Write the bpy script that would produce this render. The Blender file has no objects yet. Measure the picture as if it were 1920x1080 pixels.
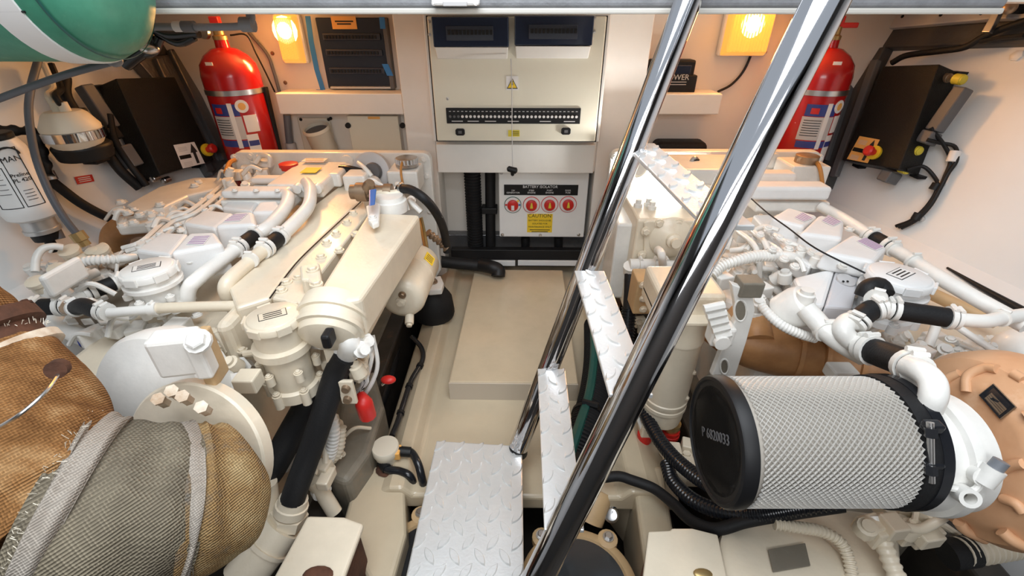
import bpy, bmesh, math, random
from mathutils import Vector, Matrix
random.seed(7)
SC = bpy.context.scene
COL = SC.collection
# ------------------------------------------------------------------ camera
F = 850.0; PITCH = math.radians(31.46); YAW = math.radians(0.86); CAMZ = 1.28
CAM = Vector((0, 0, CAMZ))
cd = bpy.data.cameras.new('camera'); cam = bpy.data.objects.new('camera', cd); COL.objects.link(cam)
cd.sensor_width = 36.0; cd.lens = 36.0 * F / 1920.0; cd.clip_start = 0.01
cam.location = CAM; cam.rotation_euler = (math.pi / 2 - PITCH, 0, YAW)
SC.camera = cam
RM = cam.rotation_euler.to_matrix()
FWD = RM @ Vector((0, 0, -1))
# ------------------------------------------------------------------ light
SC.view_settings.view_transform = 'Standard'; SC.view_settings.look = 'None'
SC.view_settings.gamma = 1.0; SC.view_settings.use_curve_mapping = False
SC.view_settings.exposure = 0.06
w = bpy.data.worlds.new('sky'); SC.world = w; w.use_nodes = True
bg = w.node_tree.nodes['Background']; bg.inputs[0].default_value = (0.82, 0.90, 1.0, 1); bg.inputs[1].default_value = 0.55

def lamp_area(name, loc, rot, sx, sy, power, color):
    l = bpy.data.lights.new(name, 'AREA'); l.shape = 'RECTANGLE'; l.size = sx; l.size_y = sy
    l.energy = power; l.color = color
    o = bpy.data.objects.new(name, l); COL.objects.link(o); o.location = loc; o.rotation_euler = rot
    return o
# daylight falling through the open deck hatch above the ladder
lamp_area('hatch_daylight', (0.0, 0.35, 2.35), (math.radians(6), 0, 0), 1.5, 1.2, 40, (0.92, 0.96, 1.0))
# added fill lamp behind the camera to brighten the far end; no doorway there
lamp_area('rear_fill', (0.0, -1.0, 1.70), (math.radians(66), 0, 0), 1.4, 0.8, 30, (0.96, 0.98, 1.0))

# ------------------------------------------------------------------ pixel -> place
def ray(u, v):
    return RM @ Vector(((u - 960) / F, (540 - v) / F, -1.0))
def P(u, v, z=None, y=None, x=None, d=None):
    r = ray(u, v)
    if z is not None: t = (z - CAM.z) / r.z
    elif y is not None: t = y / r.y
    elif x is not None: t = x / r.x
    else: t = d
    return CAM + r * t
def dep(p): return (Vector(p) - CAM).dot(FWD)
def mpp(p): return dep(p) / F          # metres per photo pixel at p

# ------------------------------------------------------------------ materials
MATS = {}
def mat(name, col, rough=0.5, metal=0.0, spec=0.5, var=0.0, varscale=6.0, col2=None, bump=0.0, bscale=40.0, coat=0.0, stain=None, stain_amt=0.0, emis=0.0, trans=0.0, rvar=0.0):
    m = bpy.data.materials.new(name); m.use_nodes = True; MATS[name] = m
    nt = m.node_tree; b = nt.nodes['Principled BSDF']; L = nt.links.new
    b.inputs['Base Color'].default_value = (*col, 1); b.inputs['Roughness'].default_value = rough
    b.inputs['Metallic'].default_value = metal; b.inputs['Specular IOR Level'].default_value = spec
    if coat: b.inputs['Coat Weight'].default_value = coat; b.inputs['Coat Roughness'].default_value = 0.1
    if trans: b.inputs['Transmission Weight'].default_value = trans
    if emis: b.inputs['Emission Color'].default_value = (*col, 1); b.inputs['Emission Strength'].default_value = emis
    tc = nt.nodes.new('ShaderNodeTexCoord'); src = None
    if var or col2:
        n = nt.nodes.new('ShaderNodeTexNoise'); n.inputs['Scale'].default_value = varscale; n.inputs['Detail'].default_value = 5; n.inputs['Roughness'].default_value = 0.65
        L(tc.outputs['Object'], n.inputs['Vector'])
        r = nt.nodes.new('ShaderNodeValToRGB'); r.color_ramp.elements[0].position = 0.35; r.color_ramp.elements[1].position = 0.68
        c2 = col2 if col2 else tuple(max(0, c * (1 - var)) for c in col)
        r.color_ramp.elements[0].color = (*c2, 1); r.color_ramp.elements[1].color = (*col, 1)
        L(n.outputs['Fac'], r.inputs['Fac']); src = r.outputs['Color']
    if stain:
        n2 = nt.nodes.new('ShaderNodeTexNoise'); n2.inputs['Scale'].default_value = 9; n2.inputs['Detail'].default_value = 8; n2.inputs['Roughness'].default_value = 0.7
        L(tc.outputs['Object'], n2.inputs['Vector'])
        r2 = nt.nodes.new('ShaderNodeValToRGB'); r2.color_ramp.elements[0].position = 0.60; r2.color_ramp.elements[1].position = 0.74
        r2.color_ramp.elements[0].color = (0, 0, 0, 1); r2.color_ramp.elements[1].color = (stain_amt,) * 3 + (1,)
        L(n2.outputs['Fac'], r2.inputs['Fac'])
        mx = nt.nodes.new('ShaderNodeMix'); mx.data_type = 'RGBA'
        L(r2.outputs['Color'], mx.inputs['Factor'])
        if src: L(src, mx.inputs['A'])
        else: mx.inputs['A'].default_value = (*col, 1)
        mx.inputs['B'].default_value = (*stain, 1); src = mx.outputs['Result']
    if src: L(src, b.inputs['Base Color'])
    if rvar:
        n4 = nt.nodes.new('ShaderNodeTexNoise'); n4.inputs['Scale'].default_value = 18; n4.inputs['Detail'].default_value = 6
        L(tc.outputs['Object'], n4.inputs['Vector'])
        mr = nt.nodes.new('ShaderNodeMapRange'); mr.inputs['To Min'].default_value = max(0, rough - rvar); mr.inputs['To Max'].default_value = rough + rvar
        L(n4.outputs['Fac'], mr.inputs['Value']); L(mr.outputs['Result'], b.inputs['Roughness'])
    if bump:
        n3 = nt.nodes.new('ShaderNodeTexNoise'); n3.inputs['Scale'].default_value = bscale; n3.inputs['Detail'].default_value = 4
        L(tc.outputs['Object'], n3.inputs['Vector'])
        bp = nt.nodes.new('ShaderNodeBump'); bp.inputs['Strength'].default_value = bump; bp.inputs['Distance'].default_value = 0.004
        L(n3.outputs['Fac'], bp.inputs['Height']); L(bp.outputs['Normal'], b.inputs['Normal'])
    return m
def cloth(name, ca, cb, scale=460.0, bump=0.7, stain=None, mixscale=5.0):
    """woven glass cloth: two crossed wave patterns, blotchy colour"""
    m = mat(name, ca, rough=0.95, spec=0.15); nt = m.node_tree; L = nt.links.new; b = nt.nodes['Principled BSDF']
    tc = nt.nodes.new('ShaderNodeTexCoord')
    outs = []
    for ax in ('X', 'Y', 'Z'):
        wv = nt.nodes.new('ShaderNodeTexWave'); wv.bands_direction = ax; wv.inputs['Scale'].default_value = scale / 6.28; wv.inputs['Distortion'].default_value = 1.2; wv.inputs['Detail'].default_value = 1; wv.inputs['Detail Scale'].default_value = 0.6
        mp = nt.nodes.new('ShaderNodeMapping'); mp.inputs['Rotation'].default_value = (0.4, 0.5, 0.65)
        L(tc.outputs['Object'], mp.inputs['Vector']); L(mp.outputs['Vector'], wv.inputs['Vector']); outs.append(wv.outputs['Fac'])
    a1 = nt.nodes.new('ShaderNodeMath'); a1.operation = 'MULTIPLY'; L(outs[0], a1.inputs[0]); L(outs[1], a1.inputs[1])
    a2 = nt.nodes.new('ShaderNodeMath'); a2.operation = 'ADD'; L(a1.outputs[0], a2.inputs[0]); L(outs[2], a2.inputs[1])
    n = nt.nodes.new('ShaderNodeTexNoise'); n.inputs['Scale'].default_value = mixscale; n.inputs['Detail'].default_value = 7; n.inputs['Roughness'].default_value = 0.7
    L(tc.outputs['Object'], n.inputs['Vector'])
    r = nt.nodes.new('ShaderNodeValToRGB'); r.color_ramp.elements[0].position = 0.36; r.color_ramp.elements[1].position = 0.64
    r.color_ramp.elements[0].color = (*cb, 1); r.color_ramp.elements[1].color = (*ca, 1)
    if stain:
        e = r.color_ramp.elements.new(0.5); e.color = (*stain, 1)
    L(n.outputs['Fac'], r.inputs['Fac'])
    mr = nt.nodes.new('ShaderNodeMapRange'); mr.inputs['From Max'].default_value = 1.6; mr.inputs['To Min'].default_value = 0.62; mr.inputs['To Max'].default_value = 1.15
    L(a2.outputs[0], mr.inputs['Value'])
    mx = nt.nodes.new('ShaderNodeMix'); mx.data_type = 'RGBA'; mx.blend_type = 'MULTIPLY'; mx.inputs['Factor'].default_value = 1
    L(r.outputs['Color'], mx.inputs['A']); L(mr.outputs['Result'], mx.inputs['B']); L(mx.outputs['Result'], b.inputs['Base Color'])
    bp = nt.nodes.new('ShaderNodeBump'); bp.inputs['Strength'].default_value = bump; bp.inputs['Distance'].default_value = 0.003
    L(a2.outputs[0], bp.inputs['Height']); L(bp.outputs['Normal'], b.inputs['Normal'])
    return m

mat('engine_white', (0.86, 0.845, 0.80), 0.38, var=0.14, varscale=7, stain=(0.62, 0.50, 0.36), stain_amt=0.35, bump=0.12, bscale=90, coat=0.15)
mat('engine_cream', (0.79, 0.70, 0.55), 0.36, var=0.12, varscale=6, stain=(0.60, 0.44, 0.28), stain_amt=0.5, bump=0.15, bscale=70, coat=0.2)
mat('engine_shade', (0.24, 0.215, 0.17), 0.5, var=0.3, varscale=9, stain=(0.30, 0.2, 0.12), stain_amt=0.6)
mat('valve_grey', (0.80, 0.80, 0.79), 0.45, var=0.08, varscale=10, bump=0.1, bscale=120)
mat('gel_floor', (0.57, 0.475, 0.335), 0.28, var=0.10, varscale=5, stain=(0.45, 0.34, 0.22), stain_amt=0.35, coat=0.2)
mat('hatch_board', (0.56, 0.455, 0.315), 0.25, var=0.07, varscale=12, stain=(0.5, 0.40, 0.28), stain_amt=0.4, coat=0.25)
mat('hatch_edge', (0.52, 0.45, 0.36), 0.4)
mat('wall_white', (0.86, 0.86, 0.85), 0.42, var=0.05, varscale=2)
mat('wall_warm', (0.84, 0.78, 0.70), 0.5, var=0.05, varscale=3)
mat('panel_cream', (0.80, 0.765, 0.635), 0.42, var=0.03)
mat('trim_white', (0.84, 0.82, 0.78), 0.45, var=0.05)
mat('grey_beam', (0.30, 0.31, 0.33), 0.55, var=0.3, varscale=14, bump=0.3, bscale=160)
mat('beam_edge', (0.62, 0.60, 0.55), 0.5)
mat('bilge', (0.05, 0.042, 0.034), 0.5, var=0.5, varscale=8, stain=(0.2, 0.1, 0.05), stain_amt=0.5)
mat('black', (0.008, 0.008, 0.009), 0.5, bump=0.06, spec=0.35)
mat('black_gloss', (0.012, 0.013, 0.016), 0.22)
mat('black_rubber', (0.009, 0.009, 0.010), 0.6, bump=0.2, bscale=200, spec=0.35)
mat('black_box', (0.008, 0.0075, 0.007), 0.5, metal=0.0, bump=0.6, bscale=260, spec=0.3)
mat('foil', (0.16, 0.16, 0.165), 0.3, metal=0.6, bump=1.0, bscale=45)
mat('dark_foam', (0.06, 0.058, 0.056), 0.55, bump=0.8, bscale=25)
mat('chrome', (0.66, 0.66, 0.68), 0.07, metal=1.0)
mat('steel', (0.62, 0.61, 0.60), 0.3, metal=1.0)
mat('brushed', (0.70, 0.70, 0.70), 0.38, metal=0.85, var=0.12, varscale=10, bump=0.1, bscale=200)
mat('tread_alloy', (0.80, 0.80, 0.785), 0.30, metal=0.5, var=0.08, varscale=9, bump=0.12, bscale=150)
mat('red', (0.42, 0.008, 0.008), 0.25, coat=0.4)
mat('red_plastic', (0.60, 0.02, 0.015), 0.4)
mat('blue', (0.02, 0.13, 0.42), 0.4)
mat('blue_tape', (0.03, 0.20, 0.55), 0.6)
mat('yellow', (0.90, 0.62, 0.03), 0.5)
mat('yellow_cap', (0.75, 0.62, 0.06), 0.45)
mat('orange_tag', (0.85, 0.45, 0.12), 0.55)
mat('label_white', (0.82, 0.81, 0.80), 0.5)
mat('label_grey', (0.55, 0.54, 0.54), 0.5)
mat('label_blue', (0.03, 0.05, 0.25), 0.4)
mat('purple_print', (0.40, 0.30, 0.45), 0.6)
mat('print_black', (0.02, 0.02, 0.02), 0.6)
mat('print_white', (0.8, 0.8, 0.8), 0.6)
mat('smoked', (0.020, 0.028, 0.055), 0.12, spec=0.6)
mat('breaker', (0.03, 0.038, 0.06), 0.4)
mat('port_grey', (0.58, 0.58, 0.60), 0.45)
mat('rack_dark', (0.014, 0.02, 0.036), 0.35)
mat('rust', (0.13, 0.05, 0.025), 0.85, var=0.6, varscale=14, bump=0.6, bscale=60)
mat('rusty_white', (0.74, 0.67, 0.55), 0.7, col2=(0.42, 0.27, 0.16), varscale=20, bump=0.4)
mat('manifold', (0.62, 0.33, 0.14), 0.45, col2=(0.36, 0.17, 0.065), varscale=5, bump=0.2, bscale=60)
mat('turbo_orange', (0.72, 0.43, 0.25), 0.5, col2=(0.58, 0.31, 0.16), varscale=4, bump=0.2, bscale=40, stain=(0.8, 0.6, 0.42), stain_amt=0.5)
mat('tan_ring', (0.62, 0.42, 0.22), 0.5, var=0.2, varscale=8, stain=(0.40, 0.22, 0.10), stain_amt=0.4)
mat('green_tank', (0.075, 0.30, 0.195), 0.42, col2=(0.035, 0.19, 0.12), varscale=5, bump=0.25, bscale=30, stain=(0.22, 0.42, 0.30), stain_amt=0.5)
mat('green_hose', (0.012, 0.085, 0.07), 0.4)
mat('grey_pipe', (0.17, 0.18, 0.20), 0.45)
mat('grey_plastic', (0.12, 0.12, 0.125), 0.5)
mat('grey_hose', (0.10, 0.105, 0.12), 0.5)
mat('paper_white', (0.80, 0.76, 0.68), 0.8)
mat('pleats', (0.34, 0.31, 0.27), 0.8)
mat('filter_white', (0.86, 0.86, 0.85), 0.4)
mat('brass', (0.50, 0.36, 0.16), 0.4, metal=0.8)
mat('bronze', (0.42, 0.30, 0.2), 0.4, metal=0.7, var=0.4)
mat('mesh_wire', (0.78, 0.76, 0.72), 0.35, metal=0.5)
mat('glass_dark', (0.025, 0.03, 0.035), 0.08, spec=0.8)
mat('orange_cord', (0.50, 0.22, 0.05), 0.6)
mat('socket_cream', (0.72, 0.66, 0.54), 0.5)
cloth('wrap_brown', (0.54, 0.33, 0.155), (0.17, 0.075, 0.026), stain=(0.33, 0.16, 0.058), mixscale=7.0)
cloth('wrap_grey', (0.29, 0.25, 0.18), (0.16, 0.135, 0.10), scale=400)
cloth('wrap_tan', (0.48, 0.35, 0.18), (0.20, 0.18, 0.15), stain=(0.34, 0.21, 0.09), mixscale=7.0)
cloth('wrap_band', (0.42, 0.38, 0.33), (0.33, 0.28, 0.23), scale=560, bump=0.4)

# ------------------------------------------------------------------ mesh builder
def ortho(a):
    a = a.normalized(); h = Vector((0, 0, 1)) if abs(a.z) < 0.9 else Vector((1, 0, 0))
    s = a.cross(h).normalized(); return s, a.cross(s).normalized()
def spline(pts, n=6):
    pts = [Vector(p) for p in pts]
    if len(pts) < 3: return pts
    q = [pts[0] * 2 - pts[1]] + pts + [pts[-1] * 2 - pts[-2]]; out = []
    for i in range(1, len(q) - 2):
        a, b, c, d = q[i - 1:i + 3]
        for k in range(n):
            t = k / n
            out.append(0.5 * ((2 * b) + (c - a) * t + (2 * a - 5 * b + 4 * c - d) * t * t + (-a + 3 * b - 3 * c + d) * t ** 3))
    out.append(pts[-1]); return out
class MB:
    def __init__(s): s.v = []; s.f = []
    def add(s, vs, fs):
        k = len(s.v); s.v += [tuple(p) for p in vs]; s.f += [tuple(i + k for i in f) for f in fs]; return s
    def hexa(s, top, bot):
        """top / bot: four points each, same order"""
        return s.add(list(top) + list(bot), [(0, 1, 2, 3), (7, 6, 5, 4), (0, 4, 5, 1), (1, 5, 6, 2), (2, 6, 7, 3), (3, 7, 4, 0)])
    def prism(s, poly, vec):
        n = len(poly); poly = [Vector(p) for p in poly]; vec = Vector(vec)
        return s.add(poly + [p + vec for p in poly], [tuple(range(n)), tuple(range(2 * n - 1, n - 1, -1))] + [(i, i + n, (i + 1) % n + n, (i + 1) % n) for i in range(n)])
    def box(s, c, sz, rz=0.0, M=None):
        c = Vector(c); R = M if M else Matrix.Rotation(rz, 3, 'Z'); x, y, z = (k / 2 for k in sz)
        f = lambda a, b, d: c + R @ Vector((a * x, b * y, d * z))
        return s.hexa([f(-1, -1, 1), f(1, -1, 1), f(1, 1, 1), f(-1, 1, 1)], [f(-1, -1, -1), f(1, -1, -1), f(1, 1, -1), f(-1, 1, -1)])
    def ring(s, c, a, b, r, seg):
        return [c + (a * math.cos(t) + b * math.sin(t)) * r for t in (2 * math.pi * i / seg for i in range(seg))]
    def loft(s, rings, cap=True, closed=False):
        n = len(rings[0]); vs = [p for r in rings for p in r]; fs = []
        m = len(rings)
        for i in range(m if closed else m - 1):
            j = (i + 1) % m
            for k in range(n):
                fs.append((i * n + k, i * n + (k + 1) % n, j * n + (k + 1) % n, j * n + k))
        if cap and not closed: fs += [tuple(range(n - 1, -1, -1)), tuple((m - 1) * n + k for k in range(n))]
        return s.add(vs, fs)
    def tube(s, pts, r, seg=12, cap=True):
        pts = [Vector(p) for p in pts]; rr = r if isinstance(r, (list, tuple)) else [r] * len(pts)
        t0 = (pts[1] - pts[0]).normalized(); a, b = ortho(t0); rings = []
        for i, p in enumerate(pts):
            t = (pts[min(i + 1, len(pts) - 1)] - pts[max(i - 1, 0)])
            t = t.normalized() if t.length > 1e-9 else t0
            a = (a - t * a.dot(t)).normalized(); b = t.cross(a)
            rings.append(s.ring(p, a, b, rr[i], seg))
        return s.loft(rings, cap)
    def corr(s, pts, r, pitch, amp=0.16, seg=12):
        """corrugated hose"""
        L = [0.0]
        for i in range(1, len(pts)): L.append(L[-1] + (pts[i] - pts[i - 1]).length)
        n = max(4, int(L[-1] / pitch * 4)); out = []; rad = []; j = 0
        for k in range(n + 1):
            q = L[-1] * k / n
            while j < len(L) - 2 and L[j + 1] < q: j += 1
            f = (q - L[j]) / max(1e-9, L[j + 1] - L[j]); out.append(pts[j].lerp(pts[j + 1], f))
            rad.append(r * (1 + (amp, amp, -amp, -amp)[k % 4] * 0.8))
        return s.tube(out, rad, seg)
    def lathe(s, o, ax, prof, seg=24, cap=True):
        """prof: (distance along axis, radius)"""
        o = Vector(o); ax = Vector(ax).normalized(); a, b = ortho(ax)
        return s.loft([s.ring(o + ax * t, a, b, max(r, 1e-5), seg) for t, r in prof], cap)
    def ball(s, c, r, sx=1, sy=1, sz=1, seg=14, rg=8):
        c = Vector(c); rings = []
        for i in range(rg + 1):
            t = math.pi * i / rg; rings.append([c + Vector((math.cos(q) * math.sin(t) * r * sx, math.sin(q) * math.sin(t) * r * sy, math.cos(t) * r * sz)) for q in (2 * math.pi * k / seg for k in range(seg))])
        return s.loft(rings, False)
    def build(s, name, m, parent=None, smooth=True, bevel=0.0, segs=2, angle=38, sub=0):
        me = bpy.data.meshes.new(name); me.from_pydata(s.v, [], s.f)
        bm = bmesh.new(); bm.from_mesh(me); bmesh.ops.recalc_face_normals(bm, faces=bm.faces); bm.to_mesh(me); bm.free()
        me.materials.append(MATS[m])
        if smooth:
            me.shade_smooth(); me.set_sharp_from_angle(angle=math.radians(angle))
        o = bpy.data.objects.new(name, me); COL.objects.link(o)
        if bevel:
            md = o.modifiers.new('bevel', 'BEVEL'); md.width = bevel; md.segments = segs; md.limit_method = 'ANGLE'; md.angle_limit = math.radians(35)
        if sub:
            md = o.modifiers.new('sub', 'SUBSURF'); md.levels = sub; md.render_levels = sub
        if parent is not None: attach(o, parent)
        return o
ROOTLOC = {}
def attach(o, parent):
    o.parent = parent
    if parent.name in ROOTLOC: o.matrix_parent_inverse = Matrix.Translation(-ROOTLOC[parent.name])
def thing(name, label, cat, loc, group=None):
    o = bpy.data.objects.new(name, None); COL.objects.link(o); o.empty_display_size = 0.05
    o.location = loc; ROOTLOC[o.name] = Vector(loc); o['label'] = label; o['category'] = cat
    if group: o['group'] = group
    return o
def tag(o, label, cat, group=None):
    o['label'] = label; o['category'] = cat
    if group: o['group'] = group
    return o
def struct(o): o['kind'] = 'structure'; return o
_bolt = {}
def bolt(pos, nrm, r, m, parent, h=None, name='bolt'):
    """hex head with washer, shared mesh"""
    key = (m, name)
    if key not in _bolt:
        mb = MB(); z = Vector((0, 0, 1)); mb.lathe((0, 0, -0.25), z, [(0, 1.35), (0.47, 1.35)], 12); mb.lathe((0, 0, 0.2), z, [(0, 1), (0.55, 1), (0.7, 0.82)], 6)
        t = mb.build(name, m); me = t.data; bpy.data.objects.remove(t); _bolt[key] = me
    o = bpy.data.objects.new(name, _bolt[key]); COL.objects.link(o)
    o.rotation_euler = Vector(nrm).to_track_quat('Z', 'Y').to_euler(); o.location = pos; o.scale = (r, r, r)
    attach(o, parent); return o
def text(s, pos, size, right, up, m, parent, name='lettering', depth=0.0006, align='CENTER'):
    c = bpy.data.curves.new(name, 'FONT'); c.body = s; c.size = size; c.extrude = depth; c.align_x = align; c.align_y = 'CENTER'; c.resolution_u = 2
    t = bpy.data.objects.new(name, c); COL.objects.link(t)
    dg = bpy.context.evaluated_depsgraph_get(); me = bpy.data.meshes.new_from_object(t.evaluated_get(dg)); bpy.data.objects.remove(t); bpy.data.curves.remove(c)
    right = Vector(right).normalized(); up = Vector(up); up = (up - right * up.dot(right)).normalized(); n = right.cross(up)
    me.transform(Matrix.Translation(Vector(pos)) @ Matrix((right, up, n)).transposed().to_4x4())
    me.materials.clear(); me.materials.append(MATS[m])
    o = bpy.data.objects.new(name, me); COL.objects.link(o)
    if parent is not None: attach(o, parent)
    return o
X = Vector((1, 0, 0)); Y = Vector((0, 1, 0)); Z = Vector((0, 0, 1))
def card(name, c, right, up, wd, ht, m, parent, t=0.001, bevel=0.0):
    """thin sticker / plate: centre, two directions, size"""
    right = Vector(right).normalized(); up = Vector(up); up = (up - right * up.dot(right)).normalized(); n = right.cross(up); c = Vector(c)
    q = [c + right * (a * wd / 2) + up * (b * ht / 2) for a, b in ((-1, -1), (1, -1), (1, 1), (-1, 1))]
    return MB().prism([p - n * t for p in q], n * (t * 2)).build(name, m, parent, False, bevel)
def band(o, ax, r, wd, m, parent, name='hose_clamp', seg=20):
    """worm-drive clamp: band plus screw housing"""
    ax = Vector(ax).normalized(); mb = MB(); mb.lathe(Vector(o) - ax * wd / 2, ax, [(0, r), (0, r * 1.1), (wd, r * 1.1), (wd, r)], seg)
    a, b = ortho(ax); up = a if a.z > b.z else b
    if -a.z > up.z: up = -a
    if -b.z > up.z: up = -b
    side = ax.cross(up); q = Vector(o) + up * r * 1.12
    mb.tube([q - side * r * 0.5, q + side * r * 0.5], r * 0.2, 6)
    return mb.build(name, m, parent)
# ================================================================== the room shell
YB = 2.45      # recessed bulkhead face
YC = 2.27      # front of the central pillar block
ZC = 1.30      # underside of the deck head beyond the beam
def rectY(u0, v0, u1, v1, y):          # rectangle on a plane y = const from two photo corners
    a = P(u0, v0, y=y); b = P(u1, v1, y=y); return a.x, b.x, a.z, b.z   # x0,x1,ztop,zbot
def boxY(mb, x0, x1, z1, z0, y0, y1):
    return mb.box(((x0 + x1) / 2, (y0 + y1) / 2, (z0 + z1) / 2), (abs(x1 - x0), abs(y1 - y0), abs(z1 - z0)))
# side walls: base line ledge, leaning outwards
WB1 = P(1555, 375, y=2.25); WB2 = P(1920, 545, z=WB1.z); ZL = WB1.z
wd = (WB2 - WB1).normalized()
def wall_frame(side):
    o = Vector((WB1.x * side, WB1.y, ZL)); d = Vector((wd.x * side, wd.y, 0)).normalized()   # towards the camera
    up = Vector((0.30 * side, 0, 1)).normalized(); n = d.cross(up).normalized()
    if n.x * side > 0: n = -n
    up = (up - d * up.dot(d)).normalized()
    return o, d, up, n                                       # n points inboard
WALL = {s: wall_frame(s) for s in (1, -1)}
def PW(u, v, side, off=0.0):
    o, d, up, n = WALL[side]; r = ray(u, v); q = o + n * off
    return CAM + r * ((q - CAM).dot(n) / r.dot(n))
for s, nm in ((1, 'right'), (-1, 'left')):
    o, d, up, n = WALL[s]
    a = o - d * 0.45; b = o + d * 3.6
    mb = MB(); mb.prism([a, b, b + up * 1.35, a + up * 1.35], -n * 0.05)
    struct(mb.build('wall_' + nm, 'wall_white', smooth=False))
    # sloping stringer shelf below the wall, and the bilge side under it
    ins = Vector((-0.20 * s, 0, -0.13)); mb = MB()
    mb.prism([a, b, b + ins, a + ins], (0.0, 0, -0.02)); mb.prism([a + ins, b + ins, b + ins - Z * 0.9, a + ins - Z * 0.9], (0.02 * s, 0, 0))
    struct(mb.build('trim_1' if s > 0 else 'trim_2', 'wall_white', smooth=False))
# aft wall behind the camera and decks above the side walls (not in view)
struct(MB().box((0, -1.15, 0.6), (5.2, 0.06, 3.0)).build('wall_back', 'dark_foam', smooth=False))
mb = MB(); boxY(mb, -2.7, 2.7, ZC + 0.1, ZC, 1.45, YB + 0.3)
struct(mb.build('ceiling', 'wall_warm', smooth=False))
mb = MB()
for s in (-1, 1): boxY(mb, s * 1.35, s * 2.9, 1.86, 1.80, -1.15, 1.45)
boxY(mb, -2.9, 2.9, 1.86, 1.80, -1.15, -0.75)
struct(mb.build('ceiling_side_deck', 'dark_foam', smooth=False))
# bulkhead
mb = MB(); boxY(mb, -2.2, 2.2, ZC, -0.5, YB, YB + 0.06)
struct(mb.build('wall_front', 'wall_warm', smooth=False))
# central pillar block (two posts and a header) round the switch cabinet
x0, x1, zt, zb = rectY(735, 28, 1190, 300, YC); xi0, xi1, _, _ = rectY(822, 330, 1114, 330, YC)
zlow = P(960, 322, y=YC).z
mb = MB(); boxY(mb, x0, xi0, ZC, -0.03, YC, YB); boxY(mb, xi1, x1, ZC, -0.03, YC, YB); boxY(mb, xi0, xi1, ZC, zlow, YC + 0.002, YB)
struct(mb.build('wall_centre_block', 'trim_white', smooth=False, bevel=0.004))
# floor: walkway slab with chamfered shoulders, side ledges, bilge
FY0 = 0.86
def floor_slab():
    mb = MB()
    poly = [(-0.49, -0.10), (-0.475, -0.05), (-0.40, 0.0), (-0.36, 0.0), (-0.33, -0.035), (0.33, -0.035), (0.36, 0.0), (0.42, 0.0), (0.52, -0.05), (0.53, -0.10)]
    mb.prism([(x, FY0 + 0.02, z) for x, z in poly], (0, YB - FY0 - 0.02, 0))
    mb.box((0.01, 1.85, -.27), (1.0, 1.15, .36))
    return mb
struct(floor_slab().build('floor', 'gel_floor', smooth=False, bevel=0.012, segs=3))
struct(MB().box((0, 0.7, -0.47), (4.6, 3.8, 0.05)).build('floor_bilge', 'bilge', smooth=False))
# near floor shoulders either side of the sunken strainer well
mb = MB()
A = [P(672, 872, z=-0.02), P(640, 985, z=-0.02), P(720, 1150, z=-0.02), P(762, 1000, z=-0.02), P(757, 872, z=-0.02)]
mb.prism(A, (0, 0, -0.3))
struct(mb.build('floor_shoulder', 'gel_floor', smooth=False, bevel=0.015, segs=3))
mb = MB()
A = [P(1150, 872, z=-0.02), P(1190, 920, z=-0.02), P(1228, 1200, z=-0.02), P(1330, 1200, z=-0.02), P(1262, 985, z=-0.02), P(1244, 872, z=-0.02)]
mb.prism(A, (0, 0, -0.3))
struct(mb.build('floor_ledge', 'gel_floor', smooth=False, bevel=0.015, segs=3))
# engine bearers under the engines
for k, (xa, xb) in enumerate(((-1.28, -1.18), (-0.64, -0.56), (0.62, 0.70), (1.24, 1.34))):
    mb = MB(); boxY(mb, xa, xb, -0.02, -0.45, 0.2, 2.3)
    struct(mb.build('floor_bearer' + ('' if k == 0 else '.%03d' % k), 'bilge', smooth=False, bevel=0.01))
# deck beam overhead
t = thing('deck_beam', 'grey textured deck beam spanning the top of the engine room', 'beam', (0, 1.40, 1.27))
mb = MB(); boxY(mb, P(215, 10, y=1.36).x, P(1890, 10, y=1.36).x, 1.40, 1.285, 1.36, 1.43); mb.build('beam_face', 'grey_beam', t, False, 0.012, 3)
mb = MB(); boxY(mb, P(215, 10, y=1.36).x, P(1890, 10, y=1.36).x, 1.286, 1.272, 1.362, 1.46); mb.build('beam_edge', 'beam_edge', t, False, 0.004)
# white ceiling fitting under the beam
t = thing('ceiling_fitting', 'small white rectangular fitting fixed under the grey deck beam', 'fitting', P(852, 4, y=1.33))
x0, x1, zt, zb = rectY(806, -25, 899, 11, 1.33); mb = MB(); boxY(mb, x0, x1, zt, zb, 1.33, 1.36); mb.build('body', 'label_white', t, False, 0.006)
x0, x1, zt, zb = rectY(830, 2, 876, 12, 1.325); mb = MB(); boxY(mb, x0, x1, zt, zb, 1.322, 1.331); mb.build('latch', 'label_grey', t, False, 0.002)
for u in (813, 892): bolt(P(u, 6, y=1.329), -Y, 0.004, 'steel', t, name='screw')

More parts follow.
